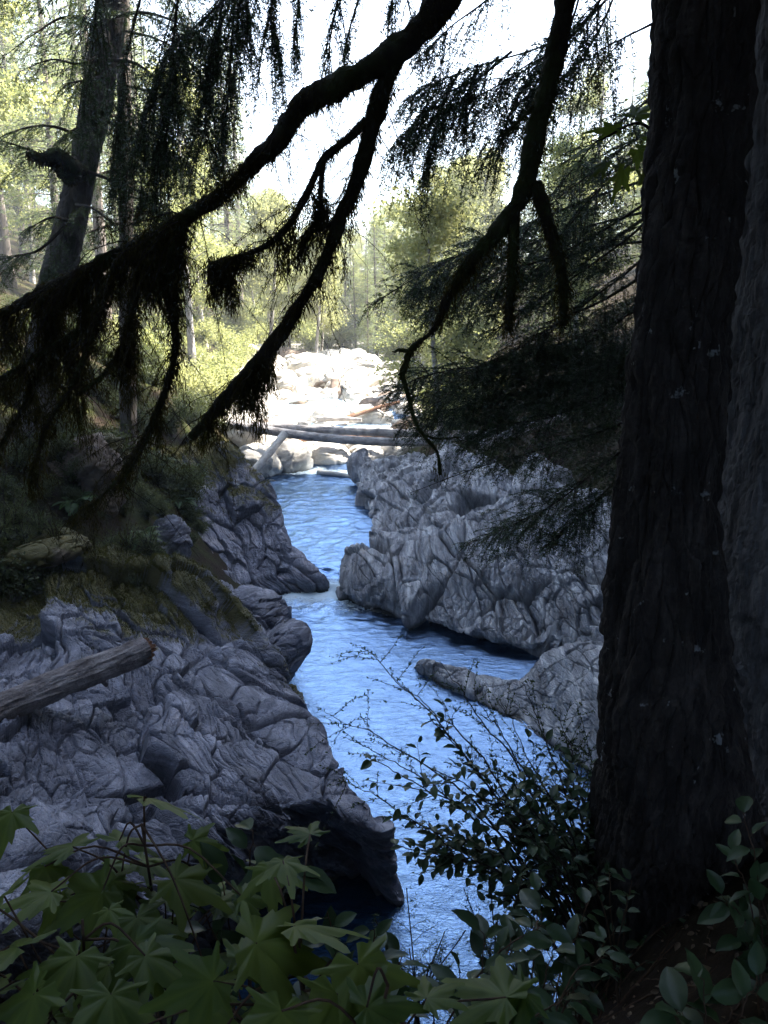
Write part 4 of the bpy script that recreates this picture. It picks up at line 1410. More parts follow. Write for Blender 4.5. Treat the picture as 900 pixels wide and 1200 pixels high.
T3b.build('bare_limb', M['twig'], T3, bC)

# ------------------------------------------------------------------ big tree on the opposite bank and its thin neighbour
bD = at(45, 470, 15)
bD = np.array([bD[0], bD[1], tz(bD[0], bD[1])])
T4 = thing('conifer_tree', bD, 'tall grey trunk leaning on the opposite bank, mossy branch stubs and ragged green boughs', 'tree')
P4, _ = big_trunk([(35, 540, 15), (45, 470, 15), (60, 360, 15), (76, 290, 15), (92, 225, 15), (104, 165, 15), (117, 90, 15), (128, 20, 15), (136, -60, 15), (150, -200, 15), (170, -500, 15.2)],
                  [.31, .28, .27, .245, .235, .23, .23, .23, .21, .19, .10], M['bark_left'], T4, bD, 300, 90, 690, .035)
LB = [
    ([(100, 190, 14.9), (70, 190, 14.6), (40, 178, 14.4), (0, 165, 14.3), (-40, 165, 14.2)], 1.1, .8),
    ([(105, 170, 14.8), (70, 150, 14.3), (30, 150, 14.1), (-20, 170, 14)], 1.0, .8),
    ([(125, 60, 14.9), (95, 75, 14.5), (60, 70, 14.3), (20, 85, 14.1)], .9, .5),
    ([(125, 40, 14.9), (80, 20, 14.5), (40, 40, 14.2), (0, 70, 14)], 1.0, .5),
    ([(120, 90, 14.8), (95, 95, 14.2), (75, 98, 14.1)], .6, 1.8),
    ([(108, 150, 14.6), (90, 150, 14.0), (70, 165, 13.9)], .6, 1.5),
    ([(120, 110, 14.6), (135, 125, 14.0), (150, 150, 13.9)], .6, 1.5),
    ([(90, 240, 14.6), (110, 245, 14.0), (135, 265, 13.9)], .6, 1.5),
    ([(85, 260, 14.6), (60, 255, 14.0), (30, 270, 13.9)], .7, 1.4),
    ([(125, 70, 14.8), (160, 75, 14.3), (190, 100, 14.1), (215, 130, 14)], 1.0, 1.0),
    ([(110, 140, 14.8), (150, 150, 14.3), (195, 175, 14.1), (225, 215, 14)], 1.2, 1.2),
    ([(100, 200, 14.8), (140, 215, 14.3), (180, 235, 14.1), (215, 270, 14)], 1.0, 1.2),
    ([(130, 20, 14.8), (170, 15, 14.3), (215, 30, 14.1), (255, 60, 14)], 1.0, 1.0),
    ([(90, 250, 14.8), (50, 290, 14.3), (20, 300, 14.1), (-30, 310, 14)], 1.0, 1.2),
    ([(130, -20, 14.8), (190, -40, 14.3), (260, -20, 14.1), (300, 30, 14)], 1.0, 1.0),
    ([(135, -40, 14.8), (80, -60, 14.3), (30, -30, 14.1), (-20, 10, 14)], 1.2, .7),
]
bough_part(T4, bD, LB, 'needle_green', droop=.4, hang=.1, nl=.045, nw=.010, r0=.035, twig_r=.005, side_gap=.11)
V, F, T, limbs = conifer_crown(14, 0, 3.6, 26, 6, .12, .028, 1.8, .45)
obj('crown', V + np.array([P4[-1][0] - .1, 15.1, 11.5]), F, M['needle'], T4, bD, False, {'tint': T})
acc = Acc()
for pts, rr in (([(100, 200, 14.8), (84, 195, 14.5), (68, 184, 14.3), (52, 186, 14.2), (30, 180, 14.1)], [.1, .13, .15, .1, .04]), ([(98, 205, 14.8), (80, 208, 14.5), (62, 192, 14.4)], [.1, .12, .06])):
    P = px_path(pts, 30)
    r = np.interp(np.linspace(0, 1, 30), np.linspace(0, 1, len(rr)), rr)
    limb(P, r, T4, bD, 'branch_stub', 10, 33, .3)
    moss_on(P, r, acc, 700, .03, .2, .02)
acc.build('moss', M['moss'], T4, bD, False)

bE = at(150, 470, 18)
bE = np.array([bE[0], bE[1], tz(bE[0], bE[1])])
T5 = thing('conifer_tree', bE, 'thin upright trunk beside the leaning grey trunk, dark boughs all the way up', 'tree')
big_trunk([(150, 520, 18), (150, 400, 18), (148, 280, 18), (146, 150, 18), (145, 30, 18), (145, -150, 18), (145, -500, 18)], [.2, .18, .16, .15, .13, .1, .03], M['bark_left'], T5, bE, 160, 40, 695, .015)
LB2 = []
for k in range(13):
    y0 = -60 + k * 32
    s = 1 if k % 2 else -1
    d = rng.uniform(60, 110)
    LB2.append(([(147, y0, 17.9), (147 + s * d * .4, y0 + 12, 17.5), (147 + s * d * .75, y0 + 40, 17.3), (147 + s * d, y0 + 85, 17.2)], 1.0, .9))
bough_part(T5, bE, LB2, 'needle_green', droop=.5, hang=.2, nl=.05, nw=.012, r0=.03, twig_r=.005, side_gap=.13)

# ------------------------------------------------------------------ wood of the background
G1 = 'conifers standing in the sunlit far wood'
G2 = 'leafy trees of the sunlit far wood'
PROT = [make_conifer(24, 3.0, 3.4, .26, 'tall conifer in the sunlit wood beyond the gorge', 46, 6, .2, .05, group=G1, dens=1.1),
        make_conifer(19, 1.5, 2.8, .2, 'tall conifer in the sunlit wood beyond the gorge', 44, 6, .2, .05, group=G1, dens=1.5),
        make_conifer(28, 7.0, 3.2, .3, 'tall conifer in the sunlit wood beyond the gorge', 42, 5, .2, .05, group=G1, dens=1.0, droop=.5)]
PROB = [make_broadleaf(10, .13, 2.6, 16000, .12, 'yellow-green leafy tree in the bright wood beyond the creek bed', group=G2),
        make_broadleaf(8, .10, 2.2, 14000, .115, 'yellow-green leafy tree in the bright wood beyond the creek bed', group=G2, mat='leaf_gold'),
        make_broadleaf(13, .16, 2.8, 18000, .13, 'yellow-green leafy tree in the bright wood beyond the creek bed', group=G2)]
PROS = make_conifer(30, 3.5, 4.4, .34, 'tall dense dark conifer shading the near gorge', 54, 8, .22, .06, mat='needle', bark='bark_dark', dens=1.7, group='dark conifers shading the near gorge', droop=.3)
used = {}


def plant_tree(proto, x, y, rz, sc, label=None, dz=-.1):
    loc = (x, y, tz(x, y) + dz)
    if proto.name not in used:
        used[proto.name] = 1
        proto.location, proto.rotation_euler, proto.scale = loc, (0, 0, rz), (sc, sc, sc)
        return proto
    return copy_tree(proto, loc, rz, sc, label)


def screen(x, y, z):
    d = np.array([x, y, z - CAMZ])
    f = d[1] * CP - d[2] * SP
    return 450 + FPX * d[0] / f, 600 - FPX * (d[1] * SP + d[2] * CP) / f


n_t = 0
spots = []


def free(x, y, dmin):
    for a, b in spots:
        if (a - x) ** 2 + (b - y) ** 2 < dmin * dmin:
            return False
    spots.append((x, y))
    return True


# far wood: conifers both sides, lower leafy trees in the middle
for k in range(2600):
    y = rng.uniform(27, 95) if k < 1600 else rng.uniform(58, 125)
    x = rng.uniform(-58, 58)
    px, py = screen(x, y, tz(x, y))
    if px < -120 or px > 840:
        continue
    mid = 285 < px < 560
    if k >= 1600 and not mid:
        continue
    if abs(x + 3) < 5.2 + (y - 30) * .06 and y < 53:
        continue
    if x < 0 and y < 33 and x > -11:
        continue
    if not free(x, y, (2.3 if y < 60 else 2.7) if mid else 4.2):
        continue
    rz, s = rng.uniform(0, 6.28), rng.uniform(.8, 1.15)
    if mid:
        # the gap of sky over the creek: the trees here stay low
        cap = (205 if px < 330 else 245 if px < 440 else 215 if px < 500 else 160) + abs(rng.normal()) * 30
        b = int(rng.integers(0, 6))
        H0 = (10, 8, 13, 19, 24, 19)[b]
        pr = (PROB + [PROT[1], PROT[0], PROT[1]])[b]
        for q in range(30):
            if screen(x, y, tz(x, y) + H0 * s)[1] >= cap:
                break
            s *= .95
        else:
            continue
        while screen(x, y, tz(x, y) + H0 * s)[1] > cap + 12 and s < 1.6:
            s *= 1.04
        if x > 0 and 30 < y < 62:                 # low growth on the sunny side lets the light reach the creek bed
            s = min(s, max(3.0, (x + 2) * 1.1) / H0)
        plant_tree(pr, x, y, rz, s)
    elif rng.random() < .55:
        c = int(rng.integers(0, 3))
        if px > 560:
            lim = 110 + rng.uniform(0, 120) if px < 690 else rng.uniform(-100, 60)
            for q in range(30):
                if screen(x, y, tz(x, y) + (24, 19, 28)[c] * s)[1] >= lim:
                    break
                s *= .94
        if x > 0 and 30 < y < 75:
            s = min(s, max(5.0, (x + 1) * 1.15) / (24, 19, 28)[c])
        plant_tree(PROT[c], x, y, rz, s)
    else:
        c = int(rng.integers(0, 3))
        s *= 1.15
        if x > 0 and 30 < y < 75:
            s = min(s, max(4.0, (x + 1) * 1.15) / (10, 8, 13)[c])
        plant_tree(PROB[c], x, y, rz, s)
    n_t += 1
    if n_t > 290:
        break

# the tall dark trees that keep the near gorge in the shade
SHADE = [(9.2, 13.5), (10.6, 17.5), (12, 22), (8.2, 10), (13.4, 26), (15.5, 31.5), (17, 36.5), (12.8, 19), (12.5, 14.5), (16, 23), (15.5, 17), (10.5, 8), (14.5, 9.5), (18, 20), (18, 28), (19, 13), (9, 3.5), (13, 3.5),
         (6.2, 4.6), (7.8, 7), (9.2, 5.8), (11.5, 6), (10.8, 11.5), (5.2, 1.0), (7.5, 1.5), (16, 6), (3.2, -2.6), (-2.6, -3.2), (1.5, -7), (-8, -8), (6, -8), (-5.5, -6), (20, 24), (21, 32),
         (6, -2), (10, -3), (-7, -3), (-5, 1.5), (-9, 3.5), (-10.5, 8), (-12.5, 12.5), (0, -5), (-12, 1)]
for x, y in SHADE:
    plant_tree(PROS, x, y, rng.uniform(0, 6.28), rng.uniform(.9, 1.1))

# ------------------------------------------------------------------ shrubs, ferns and undergrowth
def make_bush(name, label, cat, mat, n, rad, leaf, group, stems=14, flat=.7, aspect=.5, grassy=False):
    root = thing(name, (0, 0, 0), label, cat, group)
    acc = Acc()
    O_, T_ = [], []
    for k in range(stems):
        a = rng.uniform(0, 6.28)
        e = np.array([math.cos(a) * rad * rng.uniform(.2, 1), math.sin(a) * rad * rng.uniform(.2, 1), rad * flat * rng.uniform(.8, 1.9)])
        P = catmull([np.array([0, 0, -.15]), e * np.array([.35, .35, .6]), e], 10)
        V, F = tube(P, np.linspace(.016, .004, 10), 4, False)
        acc.add(V, F)
        m = n // stems
        f = rng.uniform(.25, 1, m)
        p, t = along(P, f)
        O_.append(p + rng.normal(size=(m, 3)) * rad * .16 * np.array([1, 1, .8]))
        T_.append(np.full(m, rng.uniform(.15, .75)) + rng.random(m) * .25)
    acc.build('stems', M['twig'], root)
    O_ = np.concatenate(O_)
    D = unit(rand_dirs(len(O_)) + np.array([0, 0, .1 if grassy else -.35]))
    V, F = kites(O_, D, leaf * rng.uniform(.6, 1.3, len(O_)), leaf * aspect, unit(np.array([0, 0, 1.0]) + rng.normal(size=O_.shape) * .6))
    obj('leaves', V, F, M[mat], root, smooth=False, attrs={'tint': np.repeat(np.clip(np.concatenate(T_), 0, 1), 4)})
    return root


def make_fern(label, group, n=16, L=.75, mat='fern', name='fern'):
    root = thing(name, (0, 0, 0), label, 'fern', group)
    acc, fr = Acc(), Acc()
    for k in range(n):
        a = k * 2.4 + rng.uniform(-.3, .3)
        l = L * rng.uniform(.7, 1.15)
        o = np.array([math.cos(a), math.sin(a), 0])
        up = rng.uniform(.5, 1.1)
        u = np.linspace(0, 1, 24)[:, None]
        P = o * u * l * .8 + np.array([0, 0, 1.0]) * (up * u - .75 * u * u) * l
        V, F = tube(P, np.linspace(.004, .001, 24), 4, False)
        acc.add(V, F)
        f = np.repeat(np.linspace(.12, .99, 46), 2)
        p, t = along(P, f)
        sgn = np.tile([1.0, -1.0], 46)[:, None]
        s = unit(np.cross(t, np.array([0, 0, 1.0]))) * sgn
        ll = .17 * l * np.abs(np.sin(np.clip(f * 1.08, 0, .98) * np.pi)) ** .6 + .01
        V, F = kites(p, unit(s + t * .35 + np.array([0, 0, -.15])), ll, .030 * l + .002, unit(np.cross(s, t) + rng.normal(size=s.shape) * .15))
        fr.add(V, F, rng.uniform(.2, .8))
    acc.build('stalks', M['stem'], root)
    fr.build('fronds', M[mat], root, smooth=False)
    return root


BK = make_bush('shrub', 'dim leafy shrub among the undergrowth of the shaded opposite bank', 'shrub', 'leaf_bank', 2600, .9, .085, 'shrubs of the shaded opposite bank')
BK2 = make_bush('shrub', 'sunlit yellow-green shrub at the edge of the bright creek bed', 'shrub', 'leaf_bg', 3000, 1.2, .12, 'sunlit shrubs beside the creek bed')
BK3 = make_bush('shrub', 'sunlit golden shrub at the edge of the bright creek bed', 'shrub', 'leaf_gold', 3000, 1.1, .11, 'golden shrubs beside the creek bed')
BK4 = make_bush('brush', 'leafless grey-brown brush on the dry bank above the folded outcrop', 'brush', 'litter', 700, 1.0, .05, 'dry brush above the folded outcrop', stems=60)
FE = make_fern('green fern on the shaded opposite bank', 'ferns of the opposite bank')
for k in range(150):
    x, y = rng.uniform(-15, -4.6), rng.uniform(11, 32)
    if (x > -5.4 and y < 18) or (x > -5.0 and y < 23) or (y < 14.4 and x > -6.2) or (y > 27 and x > -5.5):
        continue
    s = rng.uniform(.4, .95)
    plant_tree(BK, x, y, rng.uniform(0, 6), s)
for px, py, Y, s in [(150, 605, 16.4, .42), (190, 590, 17.6, .45), (222, 560, 18.8, .5), (170, 565, 17.3, .5), (130, 622, 15.5, .4), (212, 622, 17.2, .35), (240, 545, 20.3, .5), (248, 508, 22.5, .6), (205, 535, 19.4, .55),
                     (90, 605, 14.9, .45), (60, 640, 14.2, .4), (20, 612, 13.8, .5), (175, 630, 16.6, .35), (235, 600, 18.6, .35), (225, 640, 17.3, .3), (150, 650, 15.6, .3), (100, 640, 14.6, .35), (75, 560, 15.2, .6), (140, 565, 16.2, .6), (30, 570, 14.4, .6), (180, 500, 19, .7), (110, 520, 17, .7), (60, 520, 16, .7), (150, 470, 19, .8), (215, 470, 21, .8), (265, 470, 25, .7)]:
    p = at(px, py, Y)
    plant_tree(BK, p[0], p[1], rng.uniform(0, 6), s, dz=.0)
GT = make_bush('grass_tuft', 'tuft of olive grass on the mossy brow of the near outcrop', 'grass', 'leaf_bank', 500, .32, .17, 'grass tufts on the mossy brow', 20, 1.0, .05, True)
for px, py, Y, s in [(150, 648, 13.4, 1), (128, 648, 13.4, .8), (182, 660, 13.3, .9), (62, 662, 13.0, .8), (205, 690, 13.0, .9), (222, 700, 13.0, .8), (175, 650, 13.4, 1.1), (100, 655, 13.2, .7), (30, 690, 12.2, .8), (5, 668, 12.6, 1.0), (160, 690, 12.6, .6), (20, 622, 13.0, 1.2), (45, 628, 13.0, 1.0), (5, 632, 12.8, 1.1), (65, 635, 13.0, .9), (30, 640, 12.7, .9)]:
    p = at(px, py, Y)
    if GT.name not in used:
        used[GT.name] = 1
        GT.location = p - np.array([0, 0, .08])
        GT.scale = (s, s, s)
    else:
        copy_tree(GT, p - np.array([0, 0, .08]), rng.uniform(0, 6), s)
for px, py, Y in [(100, 590, 13.3), (60, 585, 13.6), (130, 600, 14.2), (30, 570, 13.2), (160, 610, 15.2), (85, 560, 14.5), (10, 600, 12.8), (120, 480, 16), (200, 470, 19), (240, 450, 21), (170, 430, 20)]:
    p = at(px, py, Y)
    plant_tree(FE, p[0], p[1], rng.uniform(0, 6), rng.uniform(.7, 1.1), dz=.05)
for k in range(100):
    y = rng.uniform(33, 80)
    s_ = -1 if rng.random() < .55 else 1
    x = -3 + s_ * (4.4 + (y - 32) * .065 + abs(rng.normal()) * 2.2)
    plant_tree(BK2 if rng.random() < .55 else BK3, x, y, rng.uniform(0, 6), rng.uniform(.7, 1.5))
for k in range(30):
    x = rng.uniform(-13, 8)
    y = rng.uniform(52, 72)
    plant_tree(BK2 if rng.random() < .7 else BK3, x, y, rng.uniform(0, 6), rng.uniform(1.0, 1.9))
for k in range(34):
    x, y = rng.uniform(3.4, 9), rng.uniform(22, 34)
    plant_tree(BK4, x, y, rng.uniform(0, 6), rng.uniform(.6, 1.2))

# ------------------------------------------------------------------ plants close to the viewer
def lobed_leaf():
    th = np.radians(np.linspace(-152, 152, 69))
    r = np.full(len(th), .20)
    for a, l, w in ((0, 1.0, 30), (52, .84, 27), (-52, .84, 27), (108, .52, 24), (-108, .52, 24)):
        r = np.maximum(r, l * np.exp(-np.abs((np.degrees(th) - a) / w) ** 1.1))
    r = r * (1 + .085 * ((np.arange(len(th)) % 4) - 1.5))
    r = np.maximum(r, .50 - .25 * np.abs(th) / 2.6)
    V = [[0, 0, 0]]
    for f in (.5, 1.0):
        rr = r * f if f == 1 else np.minimum(r * .55, .34)
        z = -.22 * rr ** 2 + .05 * np.cos(th * 7.6) * rr - .03 * f * (r < .45)
        V += np.stack([rr * np.sin(th), rr * np.cos(th), z], 1).tolist()
    V = np.array(V)
    n = len(th)
    i = np.arange(n - 1)
    F3 = np.stack([np.zeros(n - 1, int), 2 + i, 1 + i], 1)
    F4 = np.stack([1 + i, 2 + i, n + 2 + i, n + 1 + i], 1)
    return V, [F3, F4]


def oval_leaf(wd=.27, nose=.85, fold=.35, curl=.22):
    u = np.linspace(0, 1, 10)
    w = wd * np.sin(np.pi * u ** nose) ** .8
    w[0] = w[-1] = .004
    V = []
    for s in (-1, -.5, 0, .5, 1):
        x = s * w
        V.append(np.stack([x, u, np.abs(x) * fold - curl * u * u + .02 * np.sin(u * 20 + s * 3) * abs(s)], 1))
    V = np.stack(V, 1).reshape(-1, 3)
    return V, [grid_faces(10, 5)[:, ::-1]]


VEIN = np.concatenate([[.5], *[.40 * np.clip(1 - np.abs(((np.linspace(-152, 152, 69) + 26) % 52) - 26) / 5, 0, 1) + rng.normal(size=69) * .05 for _ in range(2)]])
LOBED, OVAL, SLIM = lobed_leaf(), oval_leaf(), oval_leaf(.2, .8, .3, .3)


def leaf_axes(D, tilt=.3):
    """axes of leaves whose tips point along D and whose faces look up"""
    n = len(D)
    Y = unit(D)
    Z = unit(np.array([0, 0, 1.0]) + rng.normal(size=(n, 3)) * tilt)
    X = unit(np.cross(Y, Z))
    return X, Y, unit(np.cross(X, Y))


def lobed_plant(base, leaves, label, name='maple_sapling', cat='plant', mat='leaf_maple', extra=0, trunk_r=.007, up=.6, group=None):
    base = np.asarray(base, float)
    root = thing(name, base, label, cat, group)
    st, lv = Acc(), Acc()
    pts = []
    for px, py, Y, sz, ang in leaves:
        pts.append((at(px, py, Y), sz * pxm(py, Y) * .50, math.radians(ang)))
    for k in range(extra):
        p, s, a = pts[rng.integers(0, len(leaves))]
        pts.append((p + rng.normal(size=3) * np.array([.17, .13, .05]) + np.array([0, 0, -.13]), s * rng.uniform(.5, 1.0), rng.uniform(0, 6.28)))
    C = np.mean([p for p, s, a in pts], axis=0)
    top = max(p[2] for p, s, a in pts)
    main = catmull([base - np.array([0, 0, .1]), base * .5 + C * .5 + np.array([.03, .04, -.05]), np.array([C[0], C[1] + .05, top - .03])], 24)
    V, F = tube(main, np.linspace(trunk_r, trunk_r * .45, 24), 6)
    st.add(V, F)
    for p, s, a in pts:
        q = main[int(np.clip(rng.uniform(.45, .98) * 24, 0, 23))]
        d = np.array([math.cos(a), math.sin(a), -.35 + rng.normal() * .15])
        m = (p + q) / 2 + np.array([0, 0, .06])
        Q = catmull([q, m, p], 9)
        V, F = tube(Q, np.linspace(.0032, .002, 9), 5)
        st.add(V, F)
        X, Y_, Z = leaf_axes(d[None], .22)
        V, F = place(*LOBED, p[None], X, Y_, Z, s)
        lv.add(V, F, np.clip(rng.uniform(.05, .75) + VEIN, 0, 1.2))
    st.build('stem', M['stem'], root, base)
    lv.build('leaves', M[mat], root, base)
    return root


def leafy_stem(P, st, lv, size, n, tmpl, start=.25, r=.004, spread=.9, jit=.35):
    V, F = tube(P, np.linspace(r, r * .4, len(P)), 5)
    st.add(V, F)
    f = np.linspace(start, 1, n) + rng.normal(size=n) * .015
    p, t = along(P, f)
    sd = unit(np.cross(t, np.array([0, 0, 1.0])) + rng.normal(size=(n, 3)) * jit) * np.where(np.arange(n) % 2, 1, -1)[:, None]
    D = unit(sd * spread + t * .7 + np.array([0, 0, -.18]))
    sz = size * rng.uniform(.65, 1.2, n)
    o = p + D * size * .14
    for k in range(n):
        V, F = tube(np.array([p[k], o[k]]), [.0014, .0012], 4, False)
        st.add(V, F)
    X, Y, Z = leaf_axes(D, .35)
    V, F = place(*tmpl, o, X, Y, Z, sz)
    lv.add(V, F, np.repeat(rng.uniform(.05, .95, n), len(tmpl[0])))


def oval_plant(base, tips, label, size=.075, n=9, name='salal_shrub', cat='shrub', mat='leaf_salal', tmpl=None, group=None, arch=.22, start=.25):
    base = np.asarray(base, float)
    root = thing(name, base, label, cat, group)
    st, lv = Acc(), Acc()
    for tip in tips:
        e = at(*tip[:3]) if abs(tip[0]) + abs(tip[1]) > 12 else np.array(tip[:3], float)
        m = base * .45 + e * .55 + np.array([0, 0, arch * np.linalg.norm(e - base) * rng.uniform(.5, 1.1)])
        P = catmull([base + np.array([rng.normal() * .04, rng.normal() * .04, -.08]), m, e], 26)
        P += np.cumsum(rng.normal(size=P.shape) * .002, axis=0)
        leafy_stem(P, st, lv, size * (tip[3] if len(tip) > 3 else 1), n, tmpl or OVAL, start)
    st.build('stems', M['stem'], root, base)
    lv.build('leaves', M[mat], root, base)
    return root


def gnd(x, y, dz=0.0):
    return np.array([x, y, tz(x, y) + dz])


lobed_plant(gnd(-.62, 1.7), [(172, 935, 1.75, 150, 25), (140, 985, 1.7, 120, 60), (85, 992, 1.7, 130, 150), (225, 985, 1.7, 90, 10), (205, 1030, 1.6, 150, -10), (120, 1045, 1.6, 170, 200), (160, 1075, 1.5, 150, -60), (60, 1045, 1.55, 150, 190), (255, 1060, 1.6, 100, 20)],
            'tall maple sapling with big pale green leaves rising highest before the dark outcrop', extra=22)
lobed_plant(gnd(-.72, 1.25), [(20, 1110, 1.3, 190, 170), (90, 1120, 1.3, 170, 250), (40, 1165, 1.2, 220, 230), (130, 1165, 1.2, 180, 290), (170, 1120, 1.3, 150, 340), (5, 1050, 1.4, 120, 130)],
            'maple sapling with broad lobed leaves filling the bottom corner under the outcrop', extra=18)
lobed_plant(gnd(-.15, 1.3), [(300, 1105, 1.25, 230, 12), (345, 1085, 1.3, 190, 20), (420, 1130, 1.2, 210, -55), (250, 1150, 1.15, 170, 200), (395, 1165, 1.15, 200, 280)],
            'maple sapling with one very large jagged leaf in the middle of the bottom edge', extra=16)
lobed_plant(gnd(-.25, 1.15), [(430, 1180, 1.1, 170, 20), (330, 1185, 1.05, 190, 260), (500, 1170, 1.15, 120, 40)], 'low maple sapling with dark drooping leaves at the very bottom', extra=12)
oval_plant(gnd(-.35, 1.6), [(300, 985, 1.75), (262, 1030, 1.7), (330, 1020, 1.75), (240, 1075, 1.6), (285, 1060, 1.6)], 'salal shrub with upright leafy shoot standing against the black undercut', .10, 9)
oval_plant(gnd(-.05, 1.55), [(440, 1085, 1.7), (400, 1120, 1.6), (470, 1120, 1.7), (380, 1070, 1.7), (350, 1150, 1.5)], 'salal shrub of glossy oval leaves under the large jagged maple leaf', .085, 9)
oval_plant(gnd(.25, 1.75), [(560, 1090, 1.9), (600, 1110, 1.9), (530, 1140, 1.8), (640, 1075, 2.0), (620, 1150, 1.8)], 'salal shrub with grey-green leaves below the gap of blue water', .095, 9)
oval_plant(gnd(.45, 1.95), [(690, 1060, 2.2), (655, 1100, 2.1), (710, 1110, 2.1), (680, 1140, 2.0), (630, 1050, 2.2)], 'salal shrub sprouting beside the foot of the great trunk', .09, 9)
oval_plant(gnd(.1, 1.35), [(560, 1170, 1.4), (520, 1185, 1.35), (610, 1185, 1.4), (660, 1175, 1.5), (470, 1190, 1.3)], 'dark salal shrub along the lower edge beneath the grey-green one', .10, 8)
oval_plant(gnd(1.25, 2.05), [(870, 955, 2.3), (860, 1000, 2.3), (885, 1035, 2.2), (850, 1050, 2.2), (890, 1080, 2.2), (865, 1100, 2.1)], 'upright leafy shrub under the grey-barked trunk', .10, 8)
oval_plant(gnd(.85, 1.6), [(830, 1150, 1.75), (860, 1175, 1.7), (800, 1185, 1.7), (890, 1150, 1.75)], 'big-leaved seedling on the bare soil in the bottom corner', .13, 5)
oval_plant(gnd(1.0, 2.8), [(715, 1020, 3.0), (730, 1050, 2.9), (700, 1040, 2.9), (745, 1035, 3.0)], 'small leafy sprig on the root of the great trunk', .06, 7)
for k in range(9):
    x, y = rng.uniform(-1.3, .5), rng.uniform(1.0, 1.9)
    b = gnd(x, y)
    tips = [tuple(b + np.array([rng.normal() * .22, rng.normal() * .18, rng.uniform(.25, .5)])) for _ in range(6)]
    oval_plant(b, tips, 'low shaded ground shrub filling the dark gaps between the saplings', .08, 8, 'ground_shrub', group='low shrubs between the saplings')


# the wiry shrub that leans out over the water
def leaning_shrub():
    base = gnd(1.12, 3.15)
    root = thing('huckleberry_shrub', base, 'wiry dark shrub leaning out over the blue water from beside the great trunk', 'shrub')
    st, sm, ov = Acc(), Acc(), Acc()
    fine = [(428, 762, 4.3), (396, 828, 4.2), (415, 870, 4.1), (472, 800, 4.3), (520, 790, 4.4), (560, 815, 4.4), (600, 845, 4.4), (640, 870, 4.4), (665, 850, 4.5), (690, 890, 4.3), (400, 900, 4.0), (585, 900, 4.3), (620, 800, 4.5)]
    broad = [(440, 930, 3.8), (455, 880, 3.9), (490, 850, 4.0), (470, 985, 3.7), (500, 1010, 3.6), (525, 900, 3.9), (560, 960, 3.8), (600, 930, 3.9), (640, 905, 4.0), (540, 1010, 3.6), (670, 930, 3.9), (610, 1000, 3.6), (650, 980, 3.7), (690, 960, 3.7), (560, 900, 3.8), (580, 960, 3.7), (620, 950, 3.7), (530, 960, 3.7), (660, 900, 3.9), (600, 980, 3.5), (570, 1020, 3.4), (640, 940, 3.6)]

    def arc(tip, a):
        e = at(*tip)
        m = base * .5 + e * .5 + np.array([.05, .1, a * np.linalg.norm(e - base)])
        P = catmull([base + np.array([rng.normal() * .06, rng.normal() * .06, -.1]), m, e], 40)
        return P + np.cumsum(rng.normal(size=P.shape) * .009, axis=0) * np.linspace(0, 1, 40)[:, None]
    for tip in fine:
        P = arc(tip, rng.uniform(-.02, .08))
        V, F = tube(P, np.linspace(.010, .0018, 40), 5)
        st.add(V, F)
        for q in range(18):
            p, t = along(P, [rng.uniform(.38, 1)])
            l = rng.uniform(.10, .34)
            d = unit(t[0] * .6 + rand_dirs(1)[0] * np.array([.9, .6, .5]) + np.array([0, 0, .15]))
            u = np.linspace(0, 1, 8)[:, None]
            tw = p[0] + d * u * l + np.array([0, 0, -.18]) * l * u * u + np.cumsum(rng.normal(size=(8, 3)) * .004, axis=0)
            V, F = tube(tw, np.linspace(.0022, .0009, 8), 4, False)
            st.add(V, F)
            n = int(l / .011)
            pp, tt = along(tw, rng.random(n))
            D = unit(np.cross(tt, rand_dirs(n)) + tt * .6)
            V, F = kites(pp, D, rng.uniform(.010, .024, n), .010)
            sm.add(V, F, np.repeat(rng.random(n), 4))
    for tip in broad:
        P = arc(tip, rng.uniform(-.05, .10))
        leafy_stem(P, st, ov, .078, 20, OVAL if rng.random() < .6 else SLIM, .40, .007)
        for q in range(6):
            p, t = along(P, [rng.uniform(.35, .9)])
            e = p[0] + unit(t[0] + rand_dirs(1)[0] * .8) * rng.uniform(.15, .35)
            leafy_stem(np.linspace(p[0], e, 8), st, ov, .065, 6, OVAL, .3, .003)
    for q in range(26):
        P = arc((rng.uniform(540, 700), rng.uniform(900, 1040), rng.uniform(3.3, 4.0)), rng.uniform(-.05, .12))
        V, F = tube(P, np.linspace(.007, .002, 40), 4)
        st.add(V, F)
    st.build('stems', M['twig'], root, base)
    sm.build('small_leaves', M['leaf_small'], root, base, False)
    ov.build('broad_leaves', M['leaf_salal'], root, base)
    a = Acc()
    P = np.array([at(545, 873, 4.2), at(562, 880, 4.2)])
    curtain(P, a, 120, .06, .16, .004, 3, 3)
    a.build('moss', M['moss'], root, base, False)


leaning_shrub()

# low dense growth between the shrub and the trunk
for px, py, Y, s in ((660, 1000, 3.3, .8), (690, 970, 3.5, .9), (640, 1040, 3.0, .8), (600, 1060, 2.9, .7), (680, 1030, 3.0, .6), (620, 1000, 3.3, .8), (650, 960, 3.5, .9), (585, 1030, 3.1, .7), (610, 1050, 3.0, .8)):
    b = at(px, py + 60, Y)
    b = gnd(b[0], b[1])
    tips = [tuple(b + np.array([rng.normal() * .25, rng.normal() * .2, rng.uniform(.2, .6)])) for _ in range(9)]
    oval_plant(b, tips, 'dim tangled bush in the dark between the wiry shrub and the great trunk', .05, 10, 'tangled_bush', group='dim bushes beside the great trunk', tmpl=SLIM)

